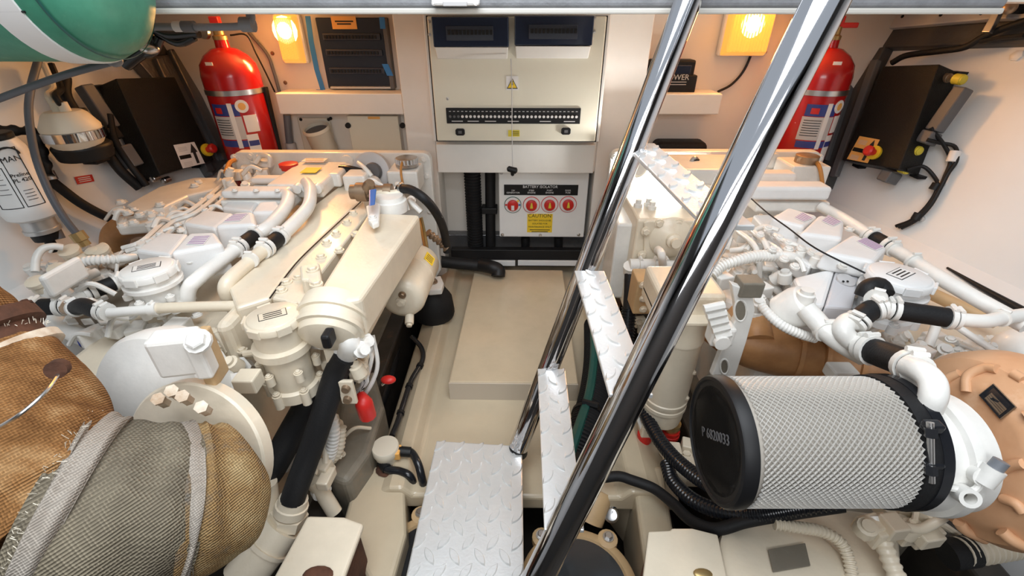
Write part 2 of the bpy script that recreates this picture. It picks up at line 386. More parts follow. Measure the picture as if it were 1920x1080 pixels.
# ---- hull frames wrapped in dark foil at the two far corners
for s, (pts, nm, mt) in {1: ([(1578, 105), (1660, 86), (1622, 160), (1545, 352), (1522, 330)], 'trim_3', 'dark_foam'), -1: ([(335, 100), (255, 110), (290, 150), (400, 330), (432, 300)], 'trim_4', 'foil')}.items():
    q = [PW(u, v, s, 0.06) for u, v in pts]; n = WALL[s][3]
    struct(MB().prism(q, -n * 0.06).build(nm, mt, smooth=False, bevel=0.006))
for k, pl in enumerate(([(1598, 108), (1612, 106), (1548, 300), (1537, 296)], [(1632, 112), (1646, 110), (1566, 330), (1553, 330)])):
    n = WALL[1][3]; q = [PW(u, v, 1, 0.085) for u, v in pl]
    struct(MB().prism(q, -n * 0.03).build('trim_%d' % (5 + k), 'grey_plastic', smooth=False, bevel=0.006))
for k, pl in enumerate(([(318, 92), (338, 90), (436, 300), (420, 300)], [(292, 108), (306, 106), (404, 320), (390, 322)])):
    n = WALL[-1][3]; q = [PW(u, v, -1, 0.085) for u, v in pl]
    struct(MB().prism(q, -n * 0.03).build('trim_%d' % (7 + k), 'foil', smooth=False, bevel=0.006))
# dark insulated duct under the deck on the right, with a pale screwed strip over it
q = [PW(u, v, 1, 0.05) for u, v in [(1572, 60), (1920, 35), (2100, 20), (2100, 78), (1920, 80), (1650, 90), (1580, 105)]]
struct(MB().prism(q, -WALL[1][3] * 0.06).build('trim_9', 'dark_foam', smooth=False, bevel=0.01))
q = [PW(u, v, 1, 0.075) for u, v in [(1560, 22), (1850, 12), (2050, 2), (2050, 30), (1850, 36), (1566, 62)]]
tr = struct(MB().prism(q, -WALL[1][3] * 0.06).build('trim_10', 'label_grey', smooth=False, bevel=0.005))
for u, v in ((1620, 34), (1692, 31), (1764, 28), (1840, 25)): bolt(PW(u, v, 1, 0.076), WALL[1][3], 0.005, 'black', tr, name='screw')
# same on the left, behind the tank
q = [PW(u, v, -1, 0.05) for u, v in [(380, 60), (240, 40), (0, 30), (-100, 30), (-100, 92), (0, 95), (230, 112), (335, 104)]]
struct(MB().prism(q, -WALL[-1][3] * 0.06).build('trim_11', 'dark_foam', smooth=False, bevel=0.01))
# recess sills (white cross beams)
for nm, (u0, v0, u1, v1) in (('trim_12', (515, 175, 757, 215)), ('trim_13', (1177, 176, 1347, 215))):
    x0, x1, zt, zb = rectY(u0, v0, u1, v1, YC + 0.03); mb = MB(); boxY(mb, x0, x1, zt, zb, YC + 0.03, YB)
    struct(mb.build(nm, 'trim_white', smooth=False, bevel=0.005))
# floor hatch board
t = thing('floor_hatch', 'raised beige hatch board lying on the walkway between the engines', 'hatch', (0.02, 1.5, -0.03))
ht = 0.055; q = [P(843, 716, z=ht), P(1084, 716, z=ht), P(1054, 506, z=ht), P(892, 506, z=ht)]
xl, xr = -0.258, 0.225
q = [Vector((P(841, 716, z=ht).x, q[0].y, ht)), Vector((P(1084, 716, z=ht).x, q[0].y, ht)), Vector((P(1055, 506, z=ht).x, q[2].y, ht)), Vector((P(890, 506, z=ht).x, q[2].y, ht))]
MB().hexa(q, [Vector((p.x, p.y, -0.036)) for p in q]).build('board', 'hatch_board', t, False, 0.006)
e = [q[0], q[1]]; f = 0.004
MB().hexa([q[0] + Vector((0, -f, -0.004)), q[1] + Vector((0, -f, -0.004)), q[1] + Vector((0, 0.002, -0.004)), q[0] + Vector((0, 0.002, -0.004))],
          [Vector((p.x, p.y + (-f if k < 2 else 0.002), -0.036)) for k, p in enumerate((q[0], q[1], q[1], q[0]))]).build('edge_strip', 'hatch_edge', t, False, 0.001)

# ================================================================== switch cabinet
YF = 2.13
t = thing('switch_cabinet', 'cream electrical cabinet with two smoked breaker windows on centre bulkhead', 'cabinet', P(960, 270, y=YF))
x0, x1, zt, zb = rectY(787, 26, 1134, 268, YF)
xb0 = P(815, 270, y=YF).x; xb1 = P(1114, 270, y=YF).x
x0 = (x0 + xb0) / 2; x1 = (x1 + xb1) / 2
mb = MB(); boxY(mb, x0, x1, zt, zb, YF + 0.02, YC); mb.build('body', 'trim_white', t, False, 0.004)
mb = MB(); boxY(mb, x0 + .014, x1 - .014, zt - .006, zb + .001, YF + .012, YF + .024); mb.build('dark_door_gap', 'black', t, False)  # black slab painted in for the dark gap round the door
mb = MB(); boxY(mb, x0 + 0.02, x1 - 0.02, zt - 0.008, zb + 0.006, YF, YF + 0.022); door = mb.build('door', 'panel_cream', t, False, 0.005)
for (wa, wb, fa, fb) in (((810, 31, 954, 88), (816, 88, 953, 111), 0, 0), ((965, 29, 1109, 85), (966, 86, 1105, 110), 0, 0)):
    a0, a1, zt_, zb_ = rectY(*wa, YF - 0.02); mb = MB()
    # hood: wedge that leans forward at the top
    mb.hexa([(a0, YF - 0.045, zt_), (a1, YF - 0.045, zt_), (a1, YF + 0.002, zt_), (a0, YF + 0.002, zt_)], [(a0, YF - 0.038, zb_), (a1, YF - 0.038, zb_), (a1, YF + 0.002, zb_), (a0, YF + 0.002, zb_)])
    wn = mb.build('breaker_window', 'smoked', door, False, 0.004)
    w_ = a1 - a0; h_ = zt_ - zb_
    mb = MB(); boxY(mb, a0 + w_ * .18, a1 - w_ * .2, zt_ - h_ * .30, zb_ + h_ * .22, YF - 0.0475, YF - 0.035); mb.build('breaker_slot', 'breaker', wn, False, 0.002)
    for k in range(12):
        xx = a0 + w_ * (.205 + .6 * k / 12); mb = MB(); boxY(mb, xx, xx + w_ * .034, zt_ - h_ * .42, zb_ + h_ * .42, YF - 0.053, YF - 0.046); mb.build('breaker_toggle', 'black', wn, False)
    f0, f1, zt_, zb_ = rectY(*fb if fb else fa, YF - 0.02) if False else rectY(*( (816, 88, 953, 111) if wa[0] == 810 else (966, 86, 1105, 110)), YF - 0.02)
    mb = MB(); mb.hexa([(f0, YF - 0.04, zt_), (f1, YF - 0.04, zt_), (f1, YF + .002, zt_), (f0, YF + .002, zt_)], [(f0 + .004, YF - 0.012, zb_), (f1 - .004, YF - 0.012, zb_), (f1 - .004, YF + .002, zb_), (f0 + .004, YF + .002, zb_)])
    mb.build('window_sill', 'trim_white', door, False, 0.003)
x_0, x_1, zt_, zb_ = rectY(836, 202, 1087, 232, YF); mb = MB(); boxY(mb, x_0, x_1, zt_, zb_, YF - 0.006, YF + 0.002); strip = mb.build('breaker_strip', 'black', door, False, 0.002)
wS = x_1 - x_0; hS = zt_ - zb_
for k in range(32):
    c = Vector((x_0 + wS * (0.03 + 0.94 * k / 31), YF - 0.006, zb_ + hS * 0.46))
    MB().lathe(c, -Y, [(0, 0.0065), (0.004, 0.0055)], 10).build('breaker_button', 'grey_plastic' if k < 3 else 'label_white', strip) if True else 0
    card('print_line', c + Z * 0.022 - Y * 0.0006, X, Z, 0.009, 0.003, 'label_grey', strip, .0004)
for fx in (.08, .2, .33, .5, .74, .92):
    card('print_line', (x_0 + wS * fx, YF - 0.0065, zb_ + hS * 0.16), X, Z, 0.05, 0.004, 'label_grey', strip)
for u, v in ((863, 247), (1061, 245.5)):
    c = P(u, v, y=YF); mb = MB(); mb.prism([c + Vector((a * .021, 0, b * .015)) for a, b in ((-.7, -1), (.7, -1), (1, -.6), (1, .6), (.7, 1), (-.7, 1), (-1, .6), (-1, -.6))], (0, -0.01, 0)); l = mb.build('latch', 'black', door, False, 0.002)
    card('latch_slot', c - Y * 0.0105, X, Z, 0.016, 0.012, 'grey_plastic', l, 0.0008)
hz = card('hazard_sticker', P(960.5, 156, y=YF - .001), X, Z, 0.052, 0.056, 'label_white', door)
c = P(960.5, 158, y=YF - .0025); tri = lambda s: [c + Vector((-.024 * s, 0, -.018 * s)), c + Vector((.024 * s, 0, -.018 * s)), c + Vector((0, 0, .024 * s))]
MB().prism(tri(1), (0, -.0006, 0)).build('triangle_border', 'print_black', hz, False)
MB().prism([p - Y * .0007 for p in tri(.8)], (0, -.0006, 0)).build('triangle', 'yellow', hz, False)
b_ = [(-.002, .012), (.004, .013), (.001, .003), (.005, .003), (-.002, -.012), (-.001, -.002), (-.005, -.002)]
MB().prism([c + Vector((a, -.0015, b)) for a, b in b_], (0, -.0006, 0)).build('lightning_bolt', 'print_black', hz, False)
yt = card('warning_tag', P(963.5, 250, y=YF - .001), X, Z, 0.052, 0.028, 'yellow_cap', door)
for k in range(3): card('print_line', P(966, 247 + 3 * k, y=YF - .0022), X, Z, 0.034, 0.0025, 'print_black', yt, .0003)
for u, v in ((805, 40), (805.5, 65), (1115, 33), (1114, 59), (839, 185)): bolt(P(u, v, y=YF), -Y, 0.005, 'steel', door, name='screw')
# pull cord with black knob
cordx = P(959, 100, y=YF - 0.05)
t2 = thing('pull_cord', 'thin grey pull cord with black knob hanging before the cabinet', 'cord', P(961, 318, y=YF - .05))
pts = [P(958, 110, y=YF - .03), P(960, 160, y=YF - .05), P(960, 240, y=YF - .05), P(961, 312, y=YF - .05)]
MB().tube(pts, 0.0022, 6).build('cord', 'label_grey', t2)
kp = P(961, 318, y=YF - .05); mb = MB(); mb.lathe(kp + Vector((-.026, 0, .006)), Vector((1, -.1, -.25)), [(0, .004), (.006, .013), (.03, .014), (.044, .015), (.05, .006)], 12); mb.lathe(kp + Vector((0, 0, -.012)), -Z, [(0, .010), (.014, .008), (.018, .003)], 10)
mb.build('knob', 'black', t2)
# lower white panel
YP = YC - 0.05
t = tag(boxY(MB(), *[rectY(817, 271, 1112, 325, YP)[k] for k in (0, 1, 2, 3)], YP, YC).build('apron_panel', 'trim_white', None, False, 0.003), 'plain white panel directly below the cream switch cabinet', 'panel')
# ---- battery isolator box
YI = 2.30
t = thing('battery_isolator', 'white battery isolator box with four red rotary switches', 'switch box', P(1015, 445, y=YI))
x0, x1, zt, zb = rectY(934, 321, 1096, 445, YI); a0 = P(940, 445, y=YI).x; a1 = P(1090, 445, y=YI).x; x0 = (x0 + a0) / 2; x1 = (x1 + a1) / 2
mb = MB(); boxY(mb, x0, x1, zt, zb, YI + .012, YB); mb.build('body', 'valve_grey', t, False, 0.004)
mb = MB(); boxY(mb, x0 - .004, x1 + .004, zt, zb, YI, YI + .016); lid = mb.build('lid', 'wall_white', t, False, 0.005)
b0, b1, zt2, zb2 = rectY(945, 346, 1083, 366, YI); mb = MB(); boxY(mb, b0, b1, zt2, zb2, YI - .003, YI + .002); nb = mb.build('name_plate', 'black', lid, False)
yt = YI - .0035
text('BATTERY ISOLATOR', P(1013, 350.5, y=yt), 0.020, X, Z, 'print_white', nb)
for u, s_ in ((962, '12V\nGENERATOR'), (996.5, 'STBD\nENGINE'), (1030.5, 'PORT\nENGINE'), (1065, 'DOM.\nFUSE')):
    text(s_, P(u, 361.5, y=yt) + Z * .006, 0.012, X, Z, 'print_white', nb)
for k, (u, v) in enumerate(((961.5, 384), (996.5, 384), (1030.5, 383.5), (1065, 383))):
    c = P(u, v, y=YI)
    sw = MB().lathe(c, -Y, [(0, .046), (.003, .046), (.004, .044)], 28).build('switch_rim', 'red_plastic' if k else 'green_hose', lid)
    MB().lathe(c - Y * .004, -Y, [(0, .043), (.002, .042)], 28).build('switch_dial', 'label_white', sw)
    MB().lathe(c - Y * .006, -Y, [(0, .030), (.012, .029), (.014, .026)], 24).build('switch_knob', 'red_plastic', sw)
    mb = MB(); mb.prism([c + Vector((a, -.02, b)) for a, b in ((-.008, -.012), (.008, -.012), (.006, .002), (.003, .018), (-.003, .018), (-.006, .002))] if k else [c + Vector((a, -.02, b)) for a, b in ((-.008, -.022), (.008, -.022), (.008, .004), (-.008, .004))], (0, -.006, 0)); mb.build('pointer', 'label_white' if k == 0 else 'yellow_cap', sw, False, .001)
    if k == 0:
        for a, m_ in ((.7, 'yellow'), (3.1, 'red_plastic'), (.05, 'blue')):
            card('dial_mark', c + Vector((math.cos(a) * .036, -.0065, math.sin(a) * .036)), X, Z, .010, .010, m_, sw, .0008)
cl = card('caution_label', P(1012, 418.5, y=YI - .001), X, Z, 0.137, 0.108, 'yellow', lid)
for v, s_, sz in ((405, 'CAUTION', .028), (413.5, 'BATTERY SHOULD BE', .0125), (419.5, 'ISOLATED FOR', .0125), (425.5, 'MAINTENANCE ONLY', .0125)):
    text(s_, P(1012, v, y=YI - .0022), sz, X, Z, 'print_black', cl)
for v, w_ in ((431, .11), (434.5, .09)): card('print_line', P(1012, v, y=YI - .0022), X, Z, w_, .004, 'print_black', cl, .0003)
for u, v in ((940, 324), (1015, 322), (1091, 320), (942, 440), (1013, 441), (1085, 440)): bolt(P(u, v, y=YI), -Y, 0.007, 'steel', lid, name='screw')
for u in (985, 1047):
    MB().tube([P(u, 444, y=YI + .06), P(u, 466, y=YI + .06)], .025, 10).build('cable_gland', 'black', t)
# ---- black conduits dropping beside it
for nm, lab, u0, u1, r, cor in (('corrugated_conduit', 'thick black corrugated conduit left of the battery isolator', 885, 893, .042, True), ('conduit', 'smooth black conduit between corrugated conduit and battery isolator', 919, 920, .028, False)):
    pts = [P(u0, 318, y=2.36), P((u0 + u1) / 2, 400, y=2.36), P(u1, 478, y=2.36)]
    if cor:
        o = MB().corr(spline(pts), r, .016, .1, 14).build(nm, 'black_rubber')
        tag(o, lab, 'conduit')
    else:
        r0 = thing(nm, lab, 'conduit', P(u1, 470, y=2.36)); MB().tube(spline(pts), r, 12).build('pipe', 'black_rubber', r0)
        MB().box(P(918, 392, y=2.36), (.085, .07, .035)).build('clip', 'black', r0, False, .004)
# foil at wall foot, black cable tray and white strips
yy = 2.36; x0, x1, zt, zb = rectY(825, 444, 1112, 486, yy)
struct(boxY(MB(), x0, x1, zt, -0.03, yy + .03, YB).build('trim_14', 'foil', smooth=False, bevel=.004))
x0, x1, zt, zb = rectY(845, 468, 1108, 489, 2.27)
tr = tag(boxY(MB(), x0, x1, zt, zb, 2.27, 2.312).build('cable_tray', 'black', None, False, .004), 'long black cable tray along the foot of the bulkhead', 'tray')
for k, (ua, ub) in enumerate(((846, 966), (971, 1108))):
    x0, x1, zt, zb = rectY(ua, 489, ub, 499, 2.26)
    struct(boxY(MB(), x0, x1, zt, zb, 2.26, 2.29).build('trim_%d' % (15 + k), 'wall_white', smooth=False, bevel=.002))
# ================================================================== wall fixtures
def tubeP(pts, rpx, n=6):
    """photo points (u, v, kind, value): returns smooth path and radius"""
    w_ = [P(q[0], q[1], **q[2]) for q in pts]
    return spline(w_, n), rpx * mpp(w_[len(w_) // 2])
def patch(c, r, a0, a1, z0, z1, seg=8):
    """curved sticker on an upright cylinder"""
    mb = MB(); vs = []
    for rr in (r * 0.99, r + 0.001):
        for zz in (z0, z1):
            vs += [Vector((c.x + math.cos(a0 + (a1 - a0) * k / seg) * rr, c.y + math.sin(a0 + (a1 - a0) * k / seg) * rr, zz)) for k in range(seg + 1)]
    n = seg + 1; fs = []
    for k in range(seg):
        fs += [(2 * n + k, 2 * n + k + 1, 3 * n + k + 1, 3 * n + k), (k, n + k, n + k + 1, k + 1), (n + k, 3 * n + k, 3 * n + k + 1, n + k + 1), (k, k + 1, 2 * n + k + 1, 2 * n + k)]
    fs += [(0, 2 * n, 3 * n, n), (n - 1, 2 * n - 1, 4 * n - 1, 3 * n - 1)]
    return mb.add(vs, fs)
# ---- bulkhead lamps
mat('lamp_lens', (1.0, 0.46, 0.085), 0.3, emis=0.62)
mat('lamp_bulb', (1.0, 0.74, 0.32), 0.3, emis=3.0)
def bulkhead_lamp(u0, v0, u1, v1, lab):
    x0, x1, zt, zb = rectY(u0, v0, u1, v1, YB - .05); cx = (x0 + x1) / 2; zt = min(zt, ZC - .01)
    t = thing('bulkhead_lamp', lab, 'lamp', (cx, YB, zb), 'bulkhead lamps')
    boxY(MB(), x0 - .008, x1 + .008, zt, zb, YB - .035, YB - .001).build('base', 'trim_white', t, False, .01)
    mb = MB(); mb.hexa([(x0, YB - .03, zt), (x1, YB - .03, zt), (x1, YB - .03, zb), (x0, YB - .03, zb)], [(x0 + .014, YB - .075, zt - .01), (x1 - .014, YB - .075, zt - .01), (x1 - .014, YB - .075, zb + .018), (x0 + .014, YB - .075, zb + .018)])
    ln = mb.build('lens', 'lamp_lens', t, False, .008)
    for k in range(14):
        xx = x0 + .02 + (x1 - x0 - .04) * k / 13
        boxY(MB(), xx - .002, xx + .002, zt - .015, zb + .022, YB - .078, YB - .074).build('lens_rib', 'lamp_lens', ln, False)
    zc = zb + (zt - zb) * .68
    MB().ball((cx, YB - .072, zc), .055, 1.05, .14, 1.1).build('bulb_glow', 'lamp_bulb', ln)
    l = bpy.data.lights.new('lamp_light', 'AREA'); l.shape = 'RECTANGLE'; l.size = (x1 - x0) * .8; l.size_y = (zt - zb) * .8; l.energy = 5.0; l.color = (1.0, .46, .13)
    o = bpy.data.objects.new('lamp_light', l); COL.objects.link(o); o.location = (cx, YB - .09, (zt + zb) / 2); o.rotation_euler = (-math.pi / 2, 0, 0); attach(o, t)
bulkhead_lamp(508, 26, 574, 120, 'lit amber bulkhead lamp beside the dark breaker rack')
bulkhead_lamp(1370, 14, 1436, 106, 'lit amber bulkhead lamp on wall right of the ladder')
# ---- dark breaker rack in the left recess
t = thing('breaker_rack', 'dark recessed breaker rack edged with blue masking tape', 'breaker panel', P(665, 168, y=YB))
x0, x1, zt, zb = rectY(590, 33, 742, 166, YB - .03)
boxY(MB(), x0, x1, min(zt, ZC - .01), zb, YB - .03, YB - .001).build('frame', 'rack_dark', t, False, .004)
W_ = x1 - x0; H_ = zt - zb
for k, f_ in enumerate((.70, .48, .22)):
    boxY(MB(), x0 + W_ * .07, x1 - W_ * .12, zb + H_ * (f_ + .09), zb + H_ * f_, YB - .04, YB - .028).build('breaker_row', 'breaker', t, False, .003)
    for j in range(16):
        xx = x0 + W_ * (.10 + .74 * j / 16); boxY(MB(), xx, xx + W_ * .03, zb + H_ * (f_ + .065), zb + H_ * (f_ + .02), YB - .046, YB - .039).build('breaker_toggle', 'black', t, False)
boxY(MB(), x0 + W_ * .05, x1 - W_ * .06, zb + H_ * .035, zb + H_ * .0, YB - .05, YB - .028).build('sill_strip', 'brushed', t, False, .002)
boxY(MB(), x1 - W_ * .06, x1, zt - .002, zb, YB - .055, YB - .028).build('side_rail', 'grey_plastic', t, False, .003)
pl = card('warning_plate', P(645, 42.5, y=YB - .034), X, Z, .115, .052, 'orange_tag', t)
for k in range(2): card('print_line', P(645, 40 + 5 * k, y=YB - .0355), X, Z, .085 - .02 * k, .006, 'print_black', pl, .0004)
def tape(pts, y, wd_):
    p = [P(u, v, y=y) for u, v in pts]; mb = MB(); l = len(p)
    off = Vector((wd_, 0, 0)); mb.prism([q - off for q in p] + [q + off for q in reversed(p)], (0, -.002, 0)); return mb
tape([(577, 30), (584, 80), (594, 130), (606, 170)], YB - .031, .012).build('blue_tape', 'blue_tape', t, False)
tape([(598, 168), (612, 172)], YB - .04, .016).build('blue_tape', 'blue_tape', t, False)
tape([(716, 32), (718, 54)], YB - .057, .012).build('blue_tape', 'blue_tape', t, False)
tape([(722, 120), (732, 142)], YB - .057, .015).build('blue_tape', 'blue_tape', t, False)
# ---- socket tube and small cream cabinet under left sill
t = thing('tube_holder', 'cream angled tube holder on a bracket under the left sill', 'holder', P(598, 285, y=YB))
x0, x1, zt, zb = rectY(558, 219, 636, 300, YB); boxY(MB(), x0, x1, zt, zb, YB - .02, YB - .001).build('bracket', 'socket_cream', t, False, .012)
c = P(592, 240, y=YB - .10)
mb = MB(); ax = Vector((.12, .25, -1)).normalized(); R_ = 24 * mpp(c)
mb.lathe(c, ax, [(.05, R_ * .86), (0, R_ * .88), (-.004, R_ * 1.0), (.012, R_ * 1.04), (.02, R_ * .95), (.26, R_ * .95)], 28); mb.build('tube', 'socket_cream', t)
MB().lathe(c + ax * .012, ax, [(0, R_ * .87), (.002, R_ * .87)], 24).build('mouth', 'grey_plastic', t)
for u, v in ((564, 224), (620, 222), (616, 224)): bolt(P(u, v, y=YB - .02), -Y, .006, 'black', t, name='screw')
t = thing('fuse_cabinet', 'small pale green-grey cabinet with two black knobs under left sill', 'cabinet', P(705, 285, y=YB))
x0, x1, zt, zb = rectY(650, 217, 757, 305, YB - .06); boxY(MB(), x0, x1, zt, zb, YB - .05, YB - .001).build('body', 'trim_white', t, False, .003)
boxY(MB(), x0, x1, zt, zb, YB - .065, YB - .048).build('door', 'panel_cream', t, False, .004)
for u in (653, 755):
    MB().lathe(P(u, 235, y=YB - .065), -Y, [(0, .014), (.012, .013)], 14).build('knob', 'black', t)
card('label', P(701, 221, y=YB - .066), X, Z, .06, .012, 'orange_tag', t)
t = thing('grey_conduit', 'short grey conduit with fitting hanging below left sill', 'conduit', P(546, 285, y=YB - .03))
pts = [P(538, 215, y=YB - .03), P(541, 250, y=YB - .03), P(546, 290, y=YB - .03)]; MB().tube(pts, .018, 10).build('pipe', 'grey_pipe', t)
MB().lathe(P(544, 268, y=YB - .03), -Z, [(0, .026), (.05, .026)], 10).build('collar', 'label_grey', t)
# ---- fire extinguishers
def extinguisher(u, v, yc, rpx, vtop, lab, front):
    c = P(u, v, y=yc); r = rpx * mpp(c); ztop = P(u, vtop, y=yc).z; zb = P(u + (12 if u < 960 else -12), 300, y=yc).z - .25
    t = thing('fire_extinguisher', lab, 'fire extinguisher', (c.x, yc, zb), 'fire extinguishers')
    c = Vector((c.x, yc, 0)); o = Vector((c.x, yc, zb)); H = ztop - zb
    MB().lathe(o, Z, [(0, r * .8), (.02, r * .95), (.05, r), (H - r * 1.0, r), (H - r * .62, r * .93), (H - r * .33, r * .72), (H - r * .12, r * .42), (H - .01, r * .24), (H + .03, r * .22)], 40).build('cylinder', 'red', t)
    vz = ztop + .02
    mb = MB(); mb.lathe((c.x, yc, vz), Z, [(0, .030), (.015, .030), (.02, .022), (.05, .022)], 14); vb = mb.build('valve', 'brass', t)
    mb = MB(); mb.lathe((c.x - .045, yc - .02, vz + .03), Vector((-.3, -1, .1)), [(0, .028), (.015, .028)], 16); mb.build('gauge', 'steel', vb)
    mb = MB(); mb.box((c.x + .03, yc, vz + .055), (.11, .025, .02)); mb.box((c.x, yc, vz + .075), (.04, .03, .03)); mb.build('trigger', 'red_plastic', vb, False, .004)
    zs = P(u, v + 1, y=yc - r).z; MB().lathe((c.x, yc, zs), Z, [(0, r), (0, r + .003), (.022, r + .003), (.022, r)], 40).build('strap', 'steel', t)
    a = front
    lb = patch(c, r, a - .62, a + .42, zs - .085, zs - .035).build('label', 'label_blue', t)
    patch(c, r + .001, a - .45, a - .18, zs - .075, zs - .05).build('label_mark', 'red_plastic', t)
    patch(c, r, a - .66, a + .44, zs - .19, zs - .088).build('label', 'label_grey', t)
    patch(c, r, a - .62, a + .44, zs - .225, zs - .195).build('label', 'label_blue', t)
    for k in range(7):
        patch(c, r + .001, a - .58, a + .0, zs - .105 - k * .011, zs - .102 - k * .011).build('print_line', 'print_black', t)
    patch(c, r + .0015, a + .06, a + .22, zs - .23, zs - .03).build('tag', 'label_white', t)
    patch(c, r, a + .50, a + .95, zs - .16, zs - .085).build('label', 'label_white', t)
    patch(c, r, a + .42, a + .82, zs - .36, zs - .17).build('label', 'label_white', t)
    patch(c, r + .001, a + .45, a + .8, zs - .222, zs - .198).build('label_mark', 'label_blue', t)
    patch(c, r, a - .25, a + .02, zs + .125, zs + .138).build('tag', 'label_white', t)
    # round sticker
    ang = a + .55; q = c + Vector((math.cos(ang) * r, math.sin(ang) * r, zs - .045)); n_ = Vector((math.cos(ang), math.sin(ang), 0))
    st = MB().lathe(q - n_ * .004, n_, [(0, .028), (.006, .028)], 22).build('round_sticker', 'label_white', t)
    MB().lathe(q + n_ * .002, n_, [(0, .016), (.001, .016)], 18).build('sticker_disc', 'orange_tag', st)
    return t, c, r
t, c, r = extinguisher(445, 180, 2.29, 49, 84, 'red fire extinguisher with blue labels beside the left bulkhead lamp', -1.55)
x0 = c.x + r + .02; mb = MB(); q = [P(489, 164, y=2.30), P(497, 164, y=2.30), P(528, 300, y=2.30), P(517, 300, y=2.30)]; mb.prism(q, (0, .03, 0)); mb.build('wall_bracket', 'black', t, False, .003)
pts = [P(432, 66, y=2.2), P(462, 66, y=2.2), P(480, 100, y=2.25), P(500, 140, y=2.3), P(515, 172, y=2.38)]
MB().tube(spline(pts), .004, 6).build('wire', 'black', t)
extinguisher(1527, 180, 2.29, 50, 84, 'red fire extinguisher half hidden behind the thick chrome ladder rail', -1.62)
# ---- right recess: switch, charger, pad
t = thing('switch_plate', 'narrow wall switch plate with dark rockers right of pillar', 'switch', P(1195, 165, y=YB))
x0, x1, zt, zb = rectY(1189, 122, 1204, 164, YB - .01); boxY(MB(), x0, x1, zt, zb, YB - .012, YB - .001).build('plate', 'black', t, False, .003)
for k, m_ in enumerate(('rack_dark', 'bronze', 'rack_dark')):
    zz = zt - (zt - zb) * (.2 + .3 * k); MB().box(((x0 + x1) / 2, YB - .015, zz), ((x1 - x0) * .6, .01, (zt - zb) * .22)).build('rocker', m_, t, False, .002)
t = thing('charger_box', 'black power charger unit standing on the right sill', 'charger', P(1262, 175, y=YC + .1))
y_ = YC + .08; x0, x1, zt, zb = rectY(1224, 113, 1296, 176, y_); zs = P(1260, 177, y=YC + .03).z
zb = zs
boxY(MB(), x0, x1, zt, zb, y_ + .01, y_ + .09).build('body', 'black', t, False, .008)
boxY(MB(), x0 - .006, x1 + .016, zt - (zt - zb) * .45, zb, y_, y_ + .095).build('base', 'black', t, False, .006)
boxY(MB(), x0 + .02, x1 - .02, zt - .02, zt - .06, y_ + .004, y_ + .012).build('window', 'smoked', t, False, .004)
text('POWER', Vector(((x0 + x1) / 2 + .02, y_ - .001, zb + (zt - zb) * .48)), .034, X, Z, 'label_grey', t)
for k in range(2): card('print_line', ((x0 + x1) / 2 + .02, y_ - .001, zb + (zt - zb) * (.34 - .08 * k)), X, Z, .1, .003, 'label_grey', t, .0004)
x0, x1, zt, zb = rectY(1231, 266, 1321, 300, YB - .1)
tag(boxY(MB(), x0, x1, zt, zb, YB - .12, YB - .001).build('black_case', 'black_rubber', None, False, .03, 4), 'rounded black case behind the right engine below the sill', 'case')
# lamp cable on right wall
t = tag(MB().tube(spline([P(1432, 40, y=YB - .01), P(1415, 85, y=YB - .01), P(1396, 130, y=YB - .01), P(1372, 158, y=YB - .015), P(1346, 172, y=YB - .03)]), .006, 8).build('lamp_cable', 'black'), 'black cable looping from right lamp down to the white sill', 'cable')
t = tag(MB().tube(spline([P(466, 60, y=YB - .01), P(500, 100, y=YB - .01), P(512, 130, y=YB - .01), P(524, 172, y=YB - .01)]), .008, 8).build('lamp_cable', 'grey_pipe'), 'grey cable running down wall left of the amber lamp', 'cable')
for k, (u, v) in enumerate(((400, 55), (511, 100), (535, 155), (1426, 96), (1434, 98))):
    tag(bolt(P(u, v, y=YB), -Y, .007, 'bronze', struct(bpy.data.objects['wall_front']), name='wall_screw'), 'x', 'x') if False else bolt(P(u, v, y=YB), -Y, .007, 'bronze', bpy.data.objects['wall_front'], name='screw')

